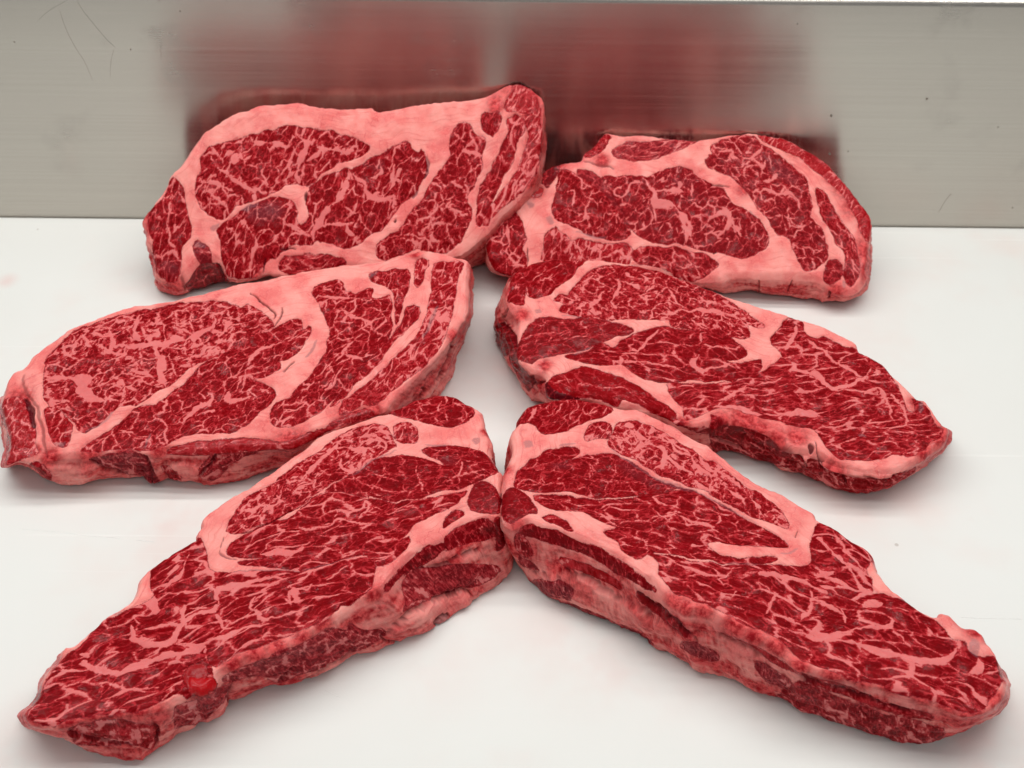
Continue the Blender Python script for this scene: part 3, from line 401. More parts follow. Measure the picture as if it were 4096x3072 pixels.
MR = dict(name='middle right', seed=4, plane=('H 900,1270', 29., 0., .18), thick=38.,
 label='steak second from the splashback on the right, dark red left lobe and tapering right end',
 rim='G 150,220 180,170 250,130 320,100 420,85 560,85 640,95 760,95 850,100 950,115 1050,135 1150,165 1260,210 1380,250 1500,295 1600,335 H 100,132 200,165 320,200 420,240 540,275 640,300 760,340 850,385 940,430 965,470 975,500 1060,540 1150,600 1220,680 1290,740 1330,780 1360,810 1410,820 1450,870 1490,930 1530,990 1570,1010 1565,1060 1530,1115 1430,1190 1350,1240 1250,1290 1160,1310 1050,1300 900,1272 780,1242 680,1190 590,1175 500,1150 430,1100 370,1050 280,1012 200,988 90,972 20,1005 G 1470,1195 1400,1200 1320,1180 1250,1172 1180,1130 1090,1095 980,1075 900,1062 800,1042 700,1015 600,1003 500,1008 410,990 390,920 385,870 340,850 290,840 220,780 195,720 200,650 195,600 190,560 190,480 140,400 115,330 130,270',
 base='G 130,270 G 112,390;G 115,330 G 70,470;G 140,400 G 34,560;G 190,480 G 36,610;G 190,560 G 42,645;G 200,650 G 110,735;G 195,720 G 150,790;G 220,780 G 205,870;G 290,840 G 230,950;G 340,850 G 262,1000;G 385,870 G 300,1045;G 410,990 G 400,1040;H 90,972 H 90,1185;H 280,1012 H 280,1245;H 430,1100 H 430,1275;H 590,1175 H 590,1325;H 680,1190 H 690,1385;H 780,1242 H 790,1428;H 900,1272 H 890,1453;H 1050,1300 H 980,1462;H 1160,1310 H 1080,1446;H 1250,1290 H 1180,1400;H 1350,1240 H 1290,1325;H 1430,1190 H 1400,1250;H 1530,1115 H 1520,1140',
 muscles=[
 ('G 150,230 190,170 260,130 340,100 430,90 560,90 650,110 600,150 560,200 500,250 440,300 380,340 310,350 270,340 250,300 240,370 230,400 190,400 150,380 140,340 160,300', dict(d=.17, s=7, a=40, c=.0, t=.05)),
 ('G 560,300 600,240 680,180 760,140 850,125 960,135 1060,155 1180,190 1300,230 1420,270 1540,330 1620,375 H 150,190 220,230 280,280 330,320 335,350 280,330 230,310 230,350 240,400 180,420 100,410 0,390 G 1440,570 1320,545 1220,530 1210,490 1160,500 1130,490 1020,480 860,480 760,480 640,480 540,440 480,420 510,380 450,360 480,330 540,330', dict(d=.42, s=6, a=-20, st=1.3, c=.95)),
 ('G 210,640 250,580 300,520 370,480 480,480 560,490 640,475 760,490 860,510 950,540 960,560 900,580 830,600 760,640 700,660 620,690 520,720 430,740 340,750 290,780 230,760 200,710', dict(d=.16, s=6, a=15, st=1.8, c=0., t=-.05, w=.35)),
 ('G 700,680 760,640 830,670 900,620 960,580 1040,560 1130,550 1240,550 1350,565 1450,570 1550,590 1640,640 H 150,450 220,500 200,540 80,560 180,580 320,555 300,640 200,670 130,690 G 1600,880 1400,890 1250,900 1150,905 1050,890 960,850 880,800 780,790 700,780 620,770 520,745 620,715', dict(d=.30, s=6, a=-8, st=2.5, c=.3)),
 ('H 390,410 440,360 500,290 560,280 600,320 600,360 640,400 700,420 740,400 830,440 900,480 960,490 1050,550 1130,600 1180,660 1230,740 1260,820 1300,900 1350,900 1340,820 1400,850 1450,940 1500,1000 1530,1020 1500,1080 1440,1100 1400,1160 1300,1200 1200,1190 1080,1220 950,1220 860,1210 780,1160 740,1110 700,1050 640,1010 520,1000 440,960 330,930 230,900 100,880 0,890 G 1450,1110 1320,1150 1310,1080 1250,1020 1200,950 1200,910 1330,920 1500,910 1659,890 H 170,680 300,650 400,600 470,550 440,500 400,460', dict(d=.42, s=5, a=3, st=2.9, c=.5)),
 ('G 410,900 480,870 540,840 630,810 720,830 820,860 900,900 1000,950 1100,1010 1200,1070 1250,1110 1230,1150 1170,1130 1090,1090 1000,1050 900,1030 860,1050 790,1030 700,1000 600,1000 500,1005 420,970 390,930', dict(d=.10, s=6, a=-22, st=3, c=0., t=.15)),
 ('H 0,930 90,985 200,1000 300,1030 370,1070 430,1120 500,1165 580,1190 600,1310 500,1280 400,1260 250,1230 120,1200 0,1160', dict(d=.36, s=6, a=-25, st=1.7, c=.4)),
 ('H 640,1220 700,1240 800,1290 850,1320 1000,1350 1150,1350 1250,1320 1350,1280 1300,1330 1180,1395 1050,1450 900,1455 800,1425 700,1385 620,1320', dict(d=.50, s=5, a=-15, st=1.8, t=.15)),
 ('G 40,560 100,520 180,590 180,680 120,730 60,680', dict(d=.12, s=5, t=-.1, w=.3)),
 ('G 140,720 190,690 200,780 260,850 300,900 280,960 210,870 170,800', dict(d=.2, s=5, t=-.1, w=.3)),
 ('G 390,900 480,970 560,985 600,1005 480,1012 400,1010', dict(d=.02, t=-.8)),  # open gap: its shade painted as a dark patch
 ('G 1230,1130 1310,1190 1400,1205 1480,1200 1500,1240 1400,1240 1250,1180', dict(d=.5, t=.1)),
 ],
 veins=[('G 380,130 360,200 290,250', 8), ('G 260,270 270,340', 13), ('G 330,270 440,200', 7), ('G 1120,450 1190,460 1260,430 1350,430 1400,410 1480,430 1580,440 1659,470', 26), ('G 860,220 870,280 830,360 850,420', 26), ('G 690,410 740,350 790,300', 26), ('G 900,170 960,200 1030,230', 18), ('G 1050,330 1060,380', 34), ('H 0,230 100,250 180,290 240,340 280,380', 22), ('H 60,160 140,220', 14), ('G 1200,300 1260,380 1330,420', 14), ('G 640,230 700,200', 14),
  ('G 1000,700 1060,630 1140,570', 20), ('G 1000,690 950,690', 18), ('G 750,690 860,700 1000,720 1130,720', 12), ('G 870,740 880,800', 18), ('G 900,790 1000,780 1180,790 1280,820', 12), ('G 1420,590 1420,650', 17), ('G 1420,670 1560,680', 15), ('G 1400,720 1380,800 1440,820', 38), ('G 1430,820 1560,790 1659,760', 30), ('G 1180,700 1280,660', 14),
  ('G 280,600 380,600 480,600 560,580', 6), ('G 440,640 560,620 700,600', 6), ('H 0,830 100,810 200,740 300,720 480,680', 20), ('H 430,600 480,640 560,650 700,660 750,720 820,750 1000,700 1050,620', 38), ('H 560,340 540,420 480,500', 26), ('H 620,420 720,480 820,560 900,620 1000,690', 18), ('H 1000,800 1100,760 1150,830 1200,960', 20), ('H 350,905 480,930 600,920 700,930', 52), ('H 0,880 120,870 250,900 350,910', 30), ('G 1390,1060 1400,1040 1450,1010', 14), ('H 750,760 640,780 540,790', 16), ('H 700,420 800,480', 14), ('H 1180,800 1280,900 1290,980', 26), ('H 800,1130 900,1160 1000,1180', 18),
  ('G 620,930 740,950 880,950 960,990 1060,1050', 7), ('G 440,920 600,880', 5), ('H 0,1085 100,1110 200,1170 260,1200', 24), ('H 250,1110 340,1160 420,1150', 14)],
 creases=[('H 700,1230 760,1300 860,1330 880,1400', 15), ('H 1000,1330 1150,1350 1250,1310', 15), ('G 130,420 100,520 180,600 190,690', 15), ('G 300,860 310,920 390,900', 15), ('H 0,1075 100,1110 200,1150', 15), ('H 430,1110 560,1180 620,1250', 15)],
 bulges=['H 580,1180 640,1190 650,1280 610,1300 580,1250', 'H 700,1210 850,1265 1000,1305 1150,1315 1250,1300 1150,1350 1000,1345 850,1320 760,1290'],
 cracks=[('H 645,1125 650,1180', 30), ('H 680,1100 690,1180 750,1222', 8), ('H 85,972 135,1000', 18), ('G 1260,1175 1330,1195', 10)],
 dark=[('H 970,1055 1020,1065', 12), ('H 1390,830 1382,910', 22), ('G 490,455 620,475', 12), ('G 570,730 690,660', 10)],
 grey=['G 320,430 350,425 360,445 330,455'],
 haze=[('G 620,870 760,930 1060,1050 1000,1050 800,960', .25)],
 blush=[('H 60,960', 90), ('H 430,1090', 90), ('H 320,1010', 80), ('H 1400,1180', 90), ('G 1300,1170', 60), ('H 200,960', 160), ('G 230,470', 70), ('G 380,800', 60), ('H 1500,1060', 130), ('H 1350,850', 60), ('H 560,1080', 90), ('G 150,300', 60), ('H 800,1290', 120)])

FL = dict(name='front left', seed=5, plane=('L 980,800', 38., 0., .06), thick=40.,
 label='front left steak with a bright red blood clot near its pointed left tip',
 rim='J 60,1240 75,1185 105,1155 100,1100 150,1040 250,970 380,890 500,820 620,740 760,640 900,540 1010,460 1100,390 1250,330 1400,280 1550,240 1659,215 K 220,170 300,140 400,95 490,60 560,35 640,40 720,60 790,105 860,140 885,155 890,200 910,280 940,360 940,450 980,530 1008,560 1005,640 1005,750 1000,830 965,868 900,862 800,882 680,962 560,1032 470,1065 400,1115 330,1195 260,1285 220,1350 180,1375 100,1405 0,1450 L 1280,600 1200,660 1100,720 980,800 800,890 640,935 520,990 400,1035 330,1085 320,1130 280,1190 200,1222 130,1212 80,1250 0,1290 I 900,1280 780,1300 640,1303 500,1322 380,1345 260,1385 150,1385 60,1360 35,1320 30,1275 80,1230 120,1170 130,1100 180,1020 240,950 258,905 285,865 330,862 400,810 470,740 540,680 640,620 720,560 760,490 770,430 850,350 960,270 1060,210 1130,175',
 base='I 150,1385 I 190,1408;I 260,1385 I 300,1470;I 380,1345 I 420,1562;I 500,1322 I 560,1615;I 640,1303 I 690,1637;I 780,1300 I 800,1632;I 900,1280 I 890,1550;L 0,1290 L 0,1560;L 80,1250 L 140,1515;L 200,1222 L 260,1470;L 330,1130 L 420,1310;L 400,1035 L 540,1250;L 640,935 L 760,1172;L 800,890 L 950,1152;L 980,800 L 1130,1100;L 1100,720 L 1280,1045;L 1200,660 L 1420,945;L 1366,535 L 1590,912;K 100,1405 L 1740,850;K 180,1375 K 430,1655;K 260,1285 K 560,1600;K 400,1115 K 680,1520;K 560,1032 K 800,1460;K 680,962 K 900,1400;K 800,882 K 985,1350;K 900,862 K 1050,1285;K 965,868 K 1080,1210;K 1000,830 K 1090,1110;I 30,1275 I 32,1300;I 130,1100 I 140,1150',
 clots=['I 1100,1080 1150,1070 1210,1080 1265,1070 1270,1110 1210,1170 1140,1180 1100,1150'],
 muscles=[
 ('K 220,170 300,140 400,95 490,60 570,35 650,45 730,70 800,115 820,160 790,200 740,240 690,265 600,255 520,245 450,225 380,210 290,185', dict(d=.24, s=6, a=30, c=0.)),
 ('J 330,1190 380,1090 430,1000 480,930 560,880 680,820 780,740 860,690 950,620 1050,550 1120,490 1220,430 1340,360 1450,335 1560,330 1659,360 K 140,265 200,270 260,310 290,350 300,390 250,420 200,460 120,510 40,560 0,590 J 1250,770 1150,830 1050,900 950,970 830,1040 720,1090 620,1130 530,1160 480,1190 400,1210', dict(d=.47, s=6, a=35, st=1.4, c=1.)),
 ('K 300,270 340,250 400,250 440,280 455,330 430,370 380,365 320,350 300,320', dict(d=.45, s=5, a=70, c=.9)),
 ('J 1150,870 1200,830 1330,750 K 0,600 100,540 180,490 280,460 380,460 480,475 560,500 630,530 600,480 520,450 490,410 560,395 700,400 820,420 900,450 960,500 980,560 920,600 860,620 790,650 700,680 580,690 500,720 440,740 330,745 230,740 130,720 40,700 J 1500,915 1400,890 1280,868', dict(d=.20, s=6, a=-8, st=1.6, c=0., t=-.05)),
 ('J 370,1290 450,1240 560,1190 620,1150 720,1110 850,1100 950,1000 1050,930 1150,885 1280,885 1400,905 1500,945 1600,990 K 130,745 300,765 440,755 520,735 640,725 770,690 740,730 700,780 620,810 560,830 500,870 430,900 380,950 340,1010 390,990 400,1020 350,1090 300,1130 250,1170 190,1190 170,1150 90,1130 0,1120 J 1250,1430 1100,1470 950,1510 800,1510 650,1490 500,1480 440,1450 560,1440 700,1440 640,1420 480,1410 380,1400 330,1370', dict(d=.36, s=6, a=15, st=2.4, c=.4)),
 ('I 860,380 950,290 1060,215 1150,165 1190,200 1210,290 1230,370 L 350,276 500,282 700,274 800,276 980,268 1100,226 1250,186 1350,171 1490,158 1560,200 1550,290 1520,400 1450,450 1380,510 1290,530 1220,600 1150,660 1000,710 800,790 640,860 480,900 400,960 330,1010 I 1230,1000 1250,1080 1140,1180 1000,1180 880,1240 760,1280 600,1290 480,1300 350,1330 220,1370 100,1350 50,1310 90,1240 140,1150 200,1060 260,980 330,910 420,850 480,760 560,700 660,650 740,620 770,600 850,560 880,520 850,470', dict(d=.40, s=7.5, a=18, st=2.7, c=.5)),
 ('K 630,880 680,830 740,815 750,840 690,880 620,920', dict(d=.15)),
 ('K 830,650 900,635 960,680 1000,720 1000,800 960,830 880,820 800,800 790,740', dict(d=.10, s=6, t=-.1, w=.3)),
 ('K 660,965 740,912 830,875 920,865 960,900 970,980 900,1010 820,1020 760,1040 680,1060 640,1080 630,1000', dict(d=.16, s=5, a=65, st=2.5, t=-.15)),
 ('K 640,1015 610,1085 540,1135 440,1195 330,1245 260,1325 230,1345 250,1295 330,1195 420,1115 500,1055 570,1035', dict(d=.14, s=5, a=60, st=2.5, t=-.3)),
 ('K 350,1290 440,1210 560,1200 700,1180 900,1180 980,1190 960,1240 850,1310 760,1330 680,1350 560,1390 440,1440 360,1480 380,1400', dict(d=.45, s=4, a=20, st=1.8, g=.3)),
 ('K 0,1560 100,1620 200,1600 230,1640 100,1659 0,1640', dict(d=.4, s=4, g=.3, t=-.1)),
 ('L 380,1080 520,1000 640,955 760,910 900,840 1050,790 1200,720 1350,725 1500,725 1620,720 1600,780 1450,870 1300,930 1180,1000 1000,1060 900,1090 820,1130 700,1080 560,1090 430,1130', dict(d=.58, s=4.5, a=22, st=1.5, g=.32)),
 ('L 0,1310 150,1280 300,1195 420,1160 400,1230 300,1345 200,1440 60,1470 0,1480', dict(d=.58, s=4, a=25, st=1.8, g=.3)),
 ('I 320,1400 500,1360 650,1350 820,1380 900,1420 860,1520 700,1500 500,1510 380,1500', dict(d=.58, s=4.5, a=10, st=1.8, t=.1)),
 ('I 1055,1080 1100,1010 1180,990 1215,1040 1210,1085 1120,1090 1090,1140', dict(d=.0, t=.45, w=1., name='blood_pool', top=1)),
 ('I 1100,1080 1150,1075 1210,1085 1265,1075 1270,1110 1210,1170 1140,1180 1100,1150', dict(d=.0, t=1., w=1., name='blood_clot', top=1, label='bright red glossy blood clot')),
 ('K 970,1080 1030,1010 1000,900 1010,840 960,880 975,1000', dict(d=.05, t=-.2, w=.4)),
 ],
 veins=[('K 440,90 480,130 540,110 520,80', 8), ('K 690,110 760,150 770,190 740,240', 10), ('K 480,130 470,170 560,190', 8), ('K 400,130 380,180', 8), ('K 600,100 590,170 650,200', 7), ('J 830,770 900,780 960,770 1030,660 1100,590 1200,500 1260,440', 42), ('J 1270,580 1290,660 1370,690 1370,650', 32), ('J 1180,510 1280,490 1400,510 1500,500 1560,540', 32), ('J 1380,420 1500,420', 22), ('J 740,900 800,950', 26), ('J 480,1020 560,1010 640,960', 22), ('J 1440,380 1530,350', 40), ('J 900,850 1000,820 1100,800', 22), ('J 620,1040 700,1000', 24), ('K 60,330 180,340 240,400 200,450', 26), ('K 20,430 100,400 160,430', 22),
  ('J 930,1150 1000,1190 1100,1180 1200,1170 1270,1110 1400,1130 1550,1160', 28), ('J 1230,1030 1240,1100', 32), ('J 1240,1050 1350,1050 1450,1020 1480,950 1600,1020', 26), ('J 620,1385 760,1380 880,1385 950,1355', 62), ('J 780,1270 900,1220 1000,1200', 18), ('K 130,760 120,830 60,880', 16), ('K 200,850 300,830 420,800', 10), ('K 60,940 160,920 330,870', 13),
  ('K 180,600 320,620 440,630', 7), ('K 440,500 440,580 480,630 480,700', 8), ('K 700,460 760,530 720,590 740,640', 8), ('K 240,520 240,570', 9), ('K 620,640 760,580 900,560', 9), ('K 60,640 200,680 330,700', 7),
  ('I 900,520 1000,440 1080,330 1100,260', 32), ('I 780,560 850,590 870,660', 64), ('I 720,740 740,830 860,870 1000,840 1080,700 1240,640 1280,590', 44), ('I 1030,760 1050,690 1060,600', 30), ('I 1020,850 1150,880 1300,830 1450,770 1626,730', 46), ('I 1270,660 1340,740 1400,760', 34), ('I 1290,590 1290,500 1400,480 1530,450 1620,440', 38), ('L 600,490 600,570 680,640 740,650', 36), ('L 720,640 900,600 1100,540', 22), ('I 400,960 500,1030 640,1040 800,1000 950,950 1100,920 1200,890', 48), ('I 380,920 440,930', 30), ('I 660,1080 680,1160 900,1130', 16), ('I 310,1090 400,1100 700,1140', 15), ('L 500,400 560,350 700,330 850,340', 24), ('L 860,480 920,520 900,430 1040,410 1070,370', 20), ('L 640,800 900,760 1150,680', 12), ('L 230,870 240,950 260,1010', 28), ('I 1110,400 1180,330', 14), ('L 100,560 250,550', 24), ('L 1180,320 1350,230', 14)],
 creases=[('K 230,1640 330,1540 450,1460 560,1400 700,1350 760,1345 800,1380', 15), ('L 1600,760 1640,800 1760,830', 15), ('L 430,1300 420,1230 440,1150', 15), ('L 820,1130 900,1050 940,1020', 15), ('I 330,1420 500,1480 700,1500', 15), ('I 880,1520 900,1430 860,1370', 15), ('K 440,1205 600,1175 760,1105 940,1045', 15), ('L 1000,1130 1200,1010 1400,900', 15)],
 bulges=['K 230,1640 330,1540 450,1460 560,1400 700,1355 780,1370 800,1440 700,1510 560,1600 430,1650'],
 cracks=[('J 530,1172 640,1135 800,1065 940,985', 9), ('J 440,1212 540,1190', 12), ('J 265,1380 300,1410 420,1436', 12), ('J 292,1250 272,1320 268,1380', 5), ('K 535,1565 570,1512 630,1492', 30)],
 dark=[('J 265,1380 300,1412 420,1436', 12), ('K 500,380 640,392', 12), ('K 20,590 130,512 220,462 310,418', 9), ('L 1000,245 1300,180', 8), ('L 500,272 980,258', 6), ('I 600,655 650,645', 14)],
 grey=['K 800,350 850,335 862,368 830,388', 'K 540,1560 570,1515 625,1495 610,1530'],
 haze=[('K 560,470 680,470 720,520 640,520', .3), ('L 380,1080 900,850 1350,730 1500,760 1000,1000 560,1090', .3), ('L 0,1310 300,1200 430,1160 300,1340 0,1480', .25)],
 blush=[('L 640,905', 130), ('L 800,860', 120), ('L 1150,690', 100), ('L 450,985', 110), ('I 450,1320', 130), ('I 1180,1200', 110), ('I 320,1350', 110), ('L 980,790', 100), ('I 760,1300', 110), ('I 130,1190', 90), ('I 600,1330', 160), ('I 900,1330', 130), ('L 1560,450', 110), ('L 1000,800', 130), ('K 960,900', 70), ('I 80,1320', 130), ('I 250,1000', 80), ('K 900,300', 50)])

FR = dict(name='front right', seed=6, plane=('P 1500,540', 44., 0., .05), thick=44.,
 label='long front right steak, thick grooved side facing the viewer and rounded right end',
 rim='M 205,280 220,220 270,160 330,120 430,90 560,70 640,72 760,85 860,110 950,140 1080,150 1100,155 1200,200 1300,245 1400,290 1500,360 1580,400 N 430,140 500,200 560,250 640,320 720,380 800,425 880,460 980,500 1080,560 1160,610 1210,640 1240,685 1330,740 1420,790 1500,850 1580,890 1640,940 O 553,151 570,200 600,270 660,350 750,420 830,480 920,540 1005,575 1030,550 1060,545 1130,580 1200,650 1280,660 1350,710 1380,770 1430,830 1480,920 1500,1000 1530,1060 1520,1120 1490,1180 1420,1240 1330,1288 1230,1302 1180,1292 1050,1242 900,1192 780,1152 640,1102 500,1072 380,1042 250,1022 150,1002 80,972 0,960 P 1900,762 1800,684 1700,624 1600,582 1500,540 1400,474 1300,432 1180,420 1100,370 1000,290 930,212 M 1120,1402 1020,1312 900,1212 760,1152 650,1102 560,1052 450,1022 330,992 240,1005 180,1035 120,990 105,900 110,800 108,730 120,640 140,580 170,500 190,440 180,390 165,350 180,310',
 base='M 105,900 M 130,990;M 120,990 M 190,1130;M 180,1035 P 40,120;M 240,1005 P 110,240;M 330,992 P 200,322;M 450,1022 P 330,396;M 650,1102 P 520,482;M 900,1212 P 750,572;M 1020,1312 P 900,642;P 930,212 P 1050,722;P 1100,370 P 1200,800;P 1300,432 P 1400,885;P 1500,540 P 1580,940;P 1700,624 P 1760,1030;P 1900,762 P 1930,1095;O 0,960 O 60,1312;O 250,1022 O 280,1400;O 500,1072 O 500,1482;O 780,1152 O 750,1558;O 900,1192 O 880,1555;O 1050,1242 O 1000,1520;O 1230,1302 O 1120,1450;O 1330,1288 O 1240,1375;O 1420,1240 O 1380,1315;O 1490,1180 O 1490,1202',
 muscles=[
 ('M 210,270 230,210 280,160 340,125 440,95 560,75 640,75 760,90 860,115 920,170 880,200 800,230 700,260 620,290 520,320 440,330 400,330 360,290 310,270 250,275', dict(d=.20, s=6, a=40, c=0., t=.05)),
 ('M 930,320 960,270 1020,250 1100,250 1200,290 1290,330 1400,410 1500,460 1600,540 N 480,280 560,350 640,420 720,470 800,510 880,560 940,610 980,640 1010,700 1015,745 950,730 880,700 780,672 640,605 500,538 400,478 M 1500,740 1350,660 1200,590 1080,520 980,480 910,430 900,390', dict(d=.47, s=5.5, a=-35, st=1.3, c=1.)),
 ('M 715,360 730,310 790,270 860,265 900,290 900,340 880,370 800,370 740,385', dict(d=.48, s=5, a=75, c=.9)),
 ('M 210,690 230,620 290,560 380,500 470,460 600,440 660,450 680,470 620,520 560,560 700,510 800,490 900,490 960,500 1060,550 1180,620 1300,690 1390,730 1250,758 1100,778 950,800 800,800 700,778 600,758 480,768 350,758 250,740 200,730', dict(d=.20, s=6, a=3, st=1.6, c=0., t=0.)),
 ('M 340,795 500,795 640,808 800,818 950,826 1100,796 1200,766 1330,750 1500,765 N 200,455 340,505 480,565 600,625 700,690 800,740 880,790 960,830 1010,870 1020,890 940,890 800,880 740,890 600,870 500,860 420,880 480,940 580,980 700,1000 860,970 940,990 800,1028 640,1028 500,1008 300,978 150,958 0,938 M 1150,1240 1090,1260 1000,1200 980,1140 920,1100 870,1070 960,1020 880,1000 800,950 700,910 600,890 480,880 400,850', dict(d=.32, s=6, a=-12, st=2.4, c=.4)),
 ('N 0,962 150,982 300,1012 480,1032 640,1052 860,1042 1040,1042 1160,1032 1210,1000 1190,900 1210,800 1230,730 1300,740 1400,800 1480,870 1580,920 1640,980 O 480,230 520,320 540,420 620,420 740,460 850,520 940,580 1030,640 1060,700 1110,760 1200,780 1230,830 1290,880 1350,890 1420,890 1470,960 1490,1040 1450,1110 1400,1180 1350,1240 1250,1280 1180,1270 1000,1200 850,1150 700,1110 560,1060 420,1040 300,1000 150,950 50,900 0,880 P 1850,640 1750,570 1600,520 1450,440 1300,370 1150,310 1050,230 1000,170 1000,100 950,60 900,20 M 1180,1190 1260,1180', dict(d=.40, s=7.5, a=-18, st=2.7, c=.5)),
 ('M 415,940 480,930 540,950 590,990 620,1040 560,1020 480,980', dict(d=.12, t=-.1)),
 ('M 110,790 170,750 240,760 290,800 340,860 360,910 300,920 230,960 170,1000 120,960 110,880', dict(d=.06, t=.0, w=.3)),
 ('M 240,1015 330,1000 450,1025 560,1065 700,1130 850,1185 970,1265 1080,1365 1180,1425 1240,1480 1180,1490 1060,1410 960,1370 880,1310 800,1270 700,1210 600,1180 480,1150 350,1100 260,1080', dict(d=.13, s=5, a=-30, st=2.2, t=-.15)),
 ('M 540,1260 620,1270 720,1310 850,1360 960,1430 1000,1480 900,1440 760,1380 640,1340 560,1310', dict(d=.35, s=4, a=-30, st=3.5, t=.3)),
 ('P 850,290 950,350 1050,420 1150,500 1200,570 1160,580 1060,500 980,430 880,355', dict(d=.05, s=5, a=-35, st=3, t=.0, w=.3)),
 ('M 330,1440 400,1420 500,1410 600,1420 650,1480 620,1540 500,1540 400,1540', dict(d=.3, s=4, g=.7)),
 ('M 230,1260 320,1290 400,1340 330,1340 250,1300', dict(d=.45, s=4, g=.4)),
 ('P 280,352 420,372 560,432 680,482 800,542 930,612 930,655 750,570 600,510 450,440', dict(d=.2, s=4, a=-25, st=2, g=.35, t=-.2)),
 ('P 1150,640 1250,640 1380,690 1400,750 1300,740 1200,700', dict(d=.3, s=4, g=.6)),
 ('P 1400,560 1550,620 1700,720 1850,790 1960,850 O 100,1080 300,1150 500,1230 700,1290 900,1335 990,1325 900,1295 700,1245 500,1175 350,1100 250,1065 100,1030 P 1900,800 1800,740 1650,660 1500,590', dict(d=.35, s=4, a=-25, st=3.5, t=.15)),
 ('O 0,1070 150,1125 300,1195 450,1245 600,1300 800,1345 950,1380 1050,1410 1050,1480 950,1530 800,1550 650,1520 500,1460 300,1390 130,1330 0,1270 P 1900,1080 1800,1020 1850,960', dict(d=.45, s=4.5, a=-20, st=1.7, g=.15)),
 ('P 1660,760 1800,830 1900,900 1830,940 1700,860', dict(d=.45, s=4, g=.5)),
 ('M 205,1100 240,1080 300,1150 330,1230 260,1240 215,1190', dict(d=.45, s=4, t=-.1, a=-60)),
 ],
 veins=[('M 340,150 330,220 320,270', 13), ('M 560,100 530,170 480,210', 8), ('M 660,100 670,150 610,190 620,230', 8), ('M 480,210 420,160', 7), ('M 700,200 800,180', 7), ('M 1080,330 1200,400 1300,340', 30), ('M 1060,480 1140,430 1260,440 1310,510 1270,590', 36), ('M 1320,380 1400,480 1500,530 1560,620 1659,660', 38), ('N 60,60 200,160 330,260', 26), ('N 330,160 420,330 500,340 540,400', 28), ('N 740,560 830,620', 24), ('M 1020,265 1080,290', 44), ('N 330,440 420,480 500,500', 20), ('N 560,470 640,520 700,600', 20), ('M 1000,380 1060,420', 26), ('N 130,230 230,330 350,380', 20), ('M 770,330 860,330', 14),
  ('M 700,660 850,680 1000,680 1150,690', 8), ('M 930,560 950,620 1050,650', 8), ('M 400,640 420,700 560,700', 8), ('M 760,560 770,640', 8), ('M 880,680 880,760', 8), ('M 525,658 560,655', 22), ('M 660,745 715,730', 26), ('M 600,695 630,690', 14),
  ('M 930,1000 1100,990 1230,960 1380,930 1400,880 1300,860 1210,800 1300,770', 24), ('M 1390,940 1500,1000 1659,1020', 24), ('N 0,720 100,680 200,660 220,620', 26), ('N 230,680 280,740 400,750 490,760', 24), ('N 500,640 500,700 480,740', 16), ('N 480,880 560,910 680,930 780,930', 74), ('M 1080,840 950,860 800,880', 13), ('N 300,900 400,880', 20), ('N 860,960 1000,985 1080,940', 22), ('M 1050,1100 1150,1130 1180,1200', 12),
  ('N 1230,820 1350,950 1480,1090 1560,1200 1640,1250', 32), ('N 1340,790 1450,960 1560,1060', 16), ('N 800,1090 1000,1120 1180,1180 1300,1250', 36), ('N 850,1390 900,1290 940,1240', 22), ('N 1180,1200 1190,1330 1120,1440', 32), ('N 900,1400 1100,1450 1180,1520 1350,1560 1500,1530', 36), ('N 1200,1320 1420,1380 1450,1460', 28), ('N 660,1060 480,1150', 12), ('N 500,1140 540,1210', 16), ('O 0,680 130,740 300,700 480,670 620,660 680,600', 48), ('O 310,520 330,600', 30), ('O 100,470 280,530', 26), ('O 470,500 620,480', 44), ('O 680,680 760,760 860,830', 16), ('O 420,790 560,830 700,860 860,900 1010,920 1110,880 1130,800', 54), ('O 820,900 820,990', 28), ('O 560,970 800,990 1000,1040 1150,1070', 18), ('O 1250,1000 1330,960 1310,890', 46), ('O 540,200 500,120 400,30', 26), ('N 640,1230 600,1280', 14), ('N 760,1160 860,1200 900,1240', 16), ('M 1180,1250 1250,1300 1300,1330', 30)],
 creases=[('P 850,290 1000,390 1150,520 1250,620', 15), ('P 330,140 500,180 640,260 780,330 900,400 1000,480', 15), ('M 300,1350 450,1380 620,1400', 15), ('P 280,340 480,440 700,520 930,620', 15), ('P 1950,850 2100,900', 15), ('O 0,1040 140,1075 350,1140 560,1210 760,1275 900,1310', 15), ('P 1380,560 1550,640 1700,730', 15)],
 bulges=['P 230,160 400,150 600,230 800,320 1000,470 1100,560 1000,580 850,540 600,440 350,330 200,260'],
 cracks=[('N 1100,762 1082,830', 5), ('O 140,1060 350,1130 560,1200 760,1270', 9)],
 dark=[('N 955,948 1040,938 1090,910', 13), ('M 525,432 640,415', 12), ('M 910,455 1100,575 1300,685 1500,772', 10), ('N 0,350 200,442 400,522 640,642 800,722', 8), ('N 500,1022 860,1036', 6), ('O 725,445 775,470', 14)],
 grey=['O 1235,790 1290,770 1320,810 1300,890 1250,850', 'M 260,400 320,400 330,440 280,450'],
 haze=[('M 950,500 1300,690 1390,730 1200,720 1000,600', .25), ('M 490,560 600,550 600,580 500,590', .6)],
 blush=[('O 250,1005', 110), ('O 450,1060', 110), ('O 650,1095', 100), ('P 1300,425', 90), ('P 1650,605', 100), ('P 1950,780', 100), ('O 1080,1240', 110), ('O 1450,1180', 110), ('O 1500,1000', 80), ('P 1180,400', 70), ('O 1300,700', 120), ('O 1250,1270', 130), ('O 900,1180', 110), ('P 1100,350', 90), ('P 1500,530', 120), ('P 1800,660', 120), ('M 140,600', 60), ('M 220,1010', 80), ('O 540,170', 50), ('M 640,1290', 110)])
STEAKS = [RL, RR, ML, MR, FL, FR]
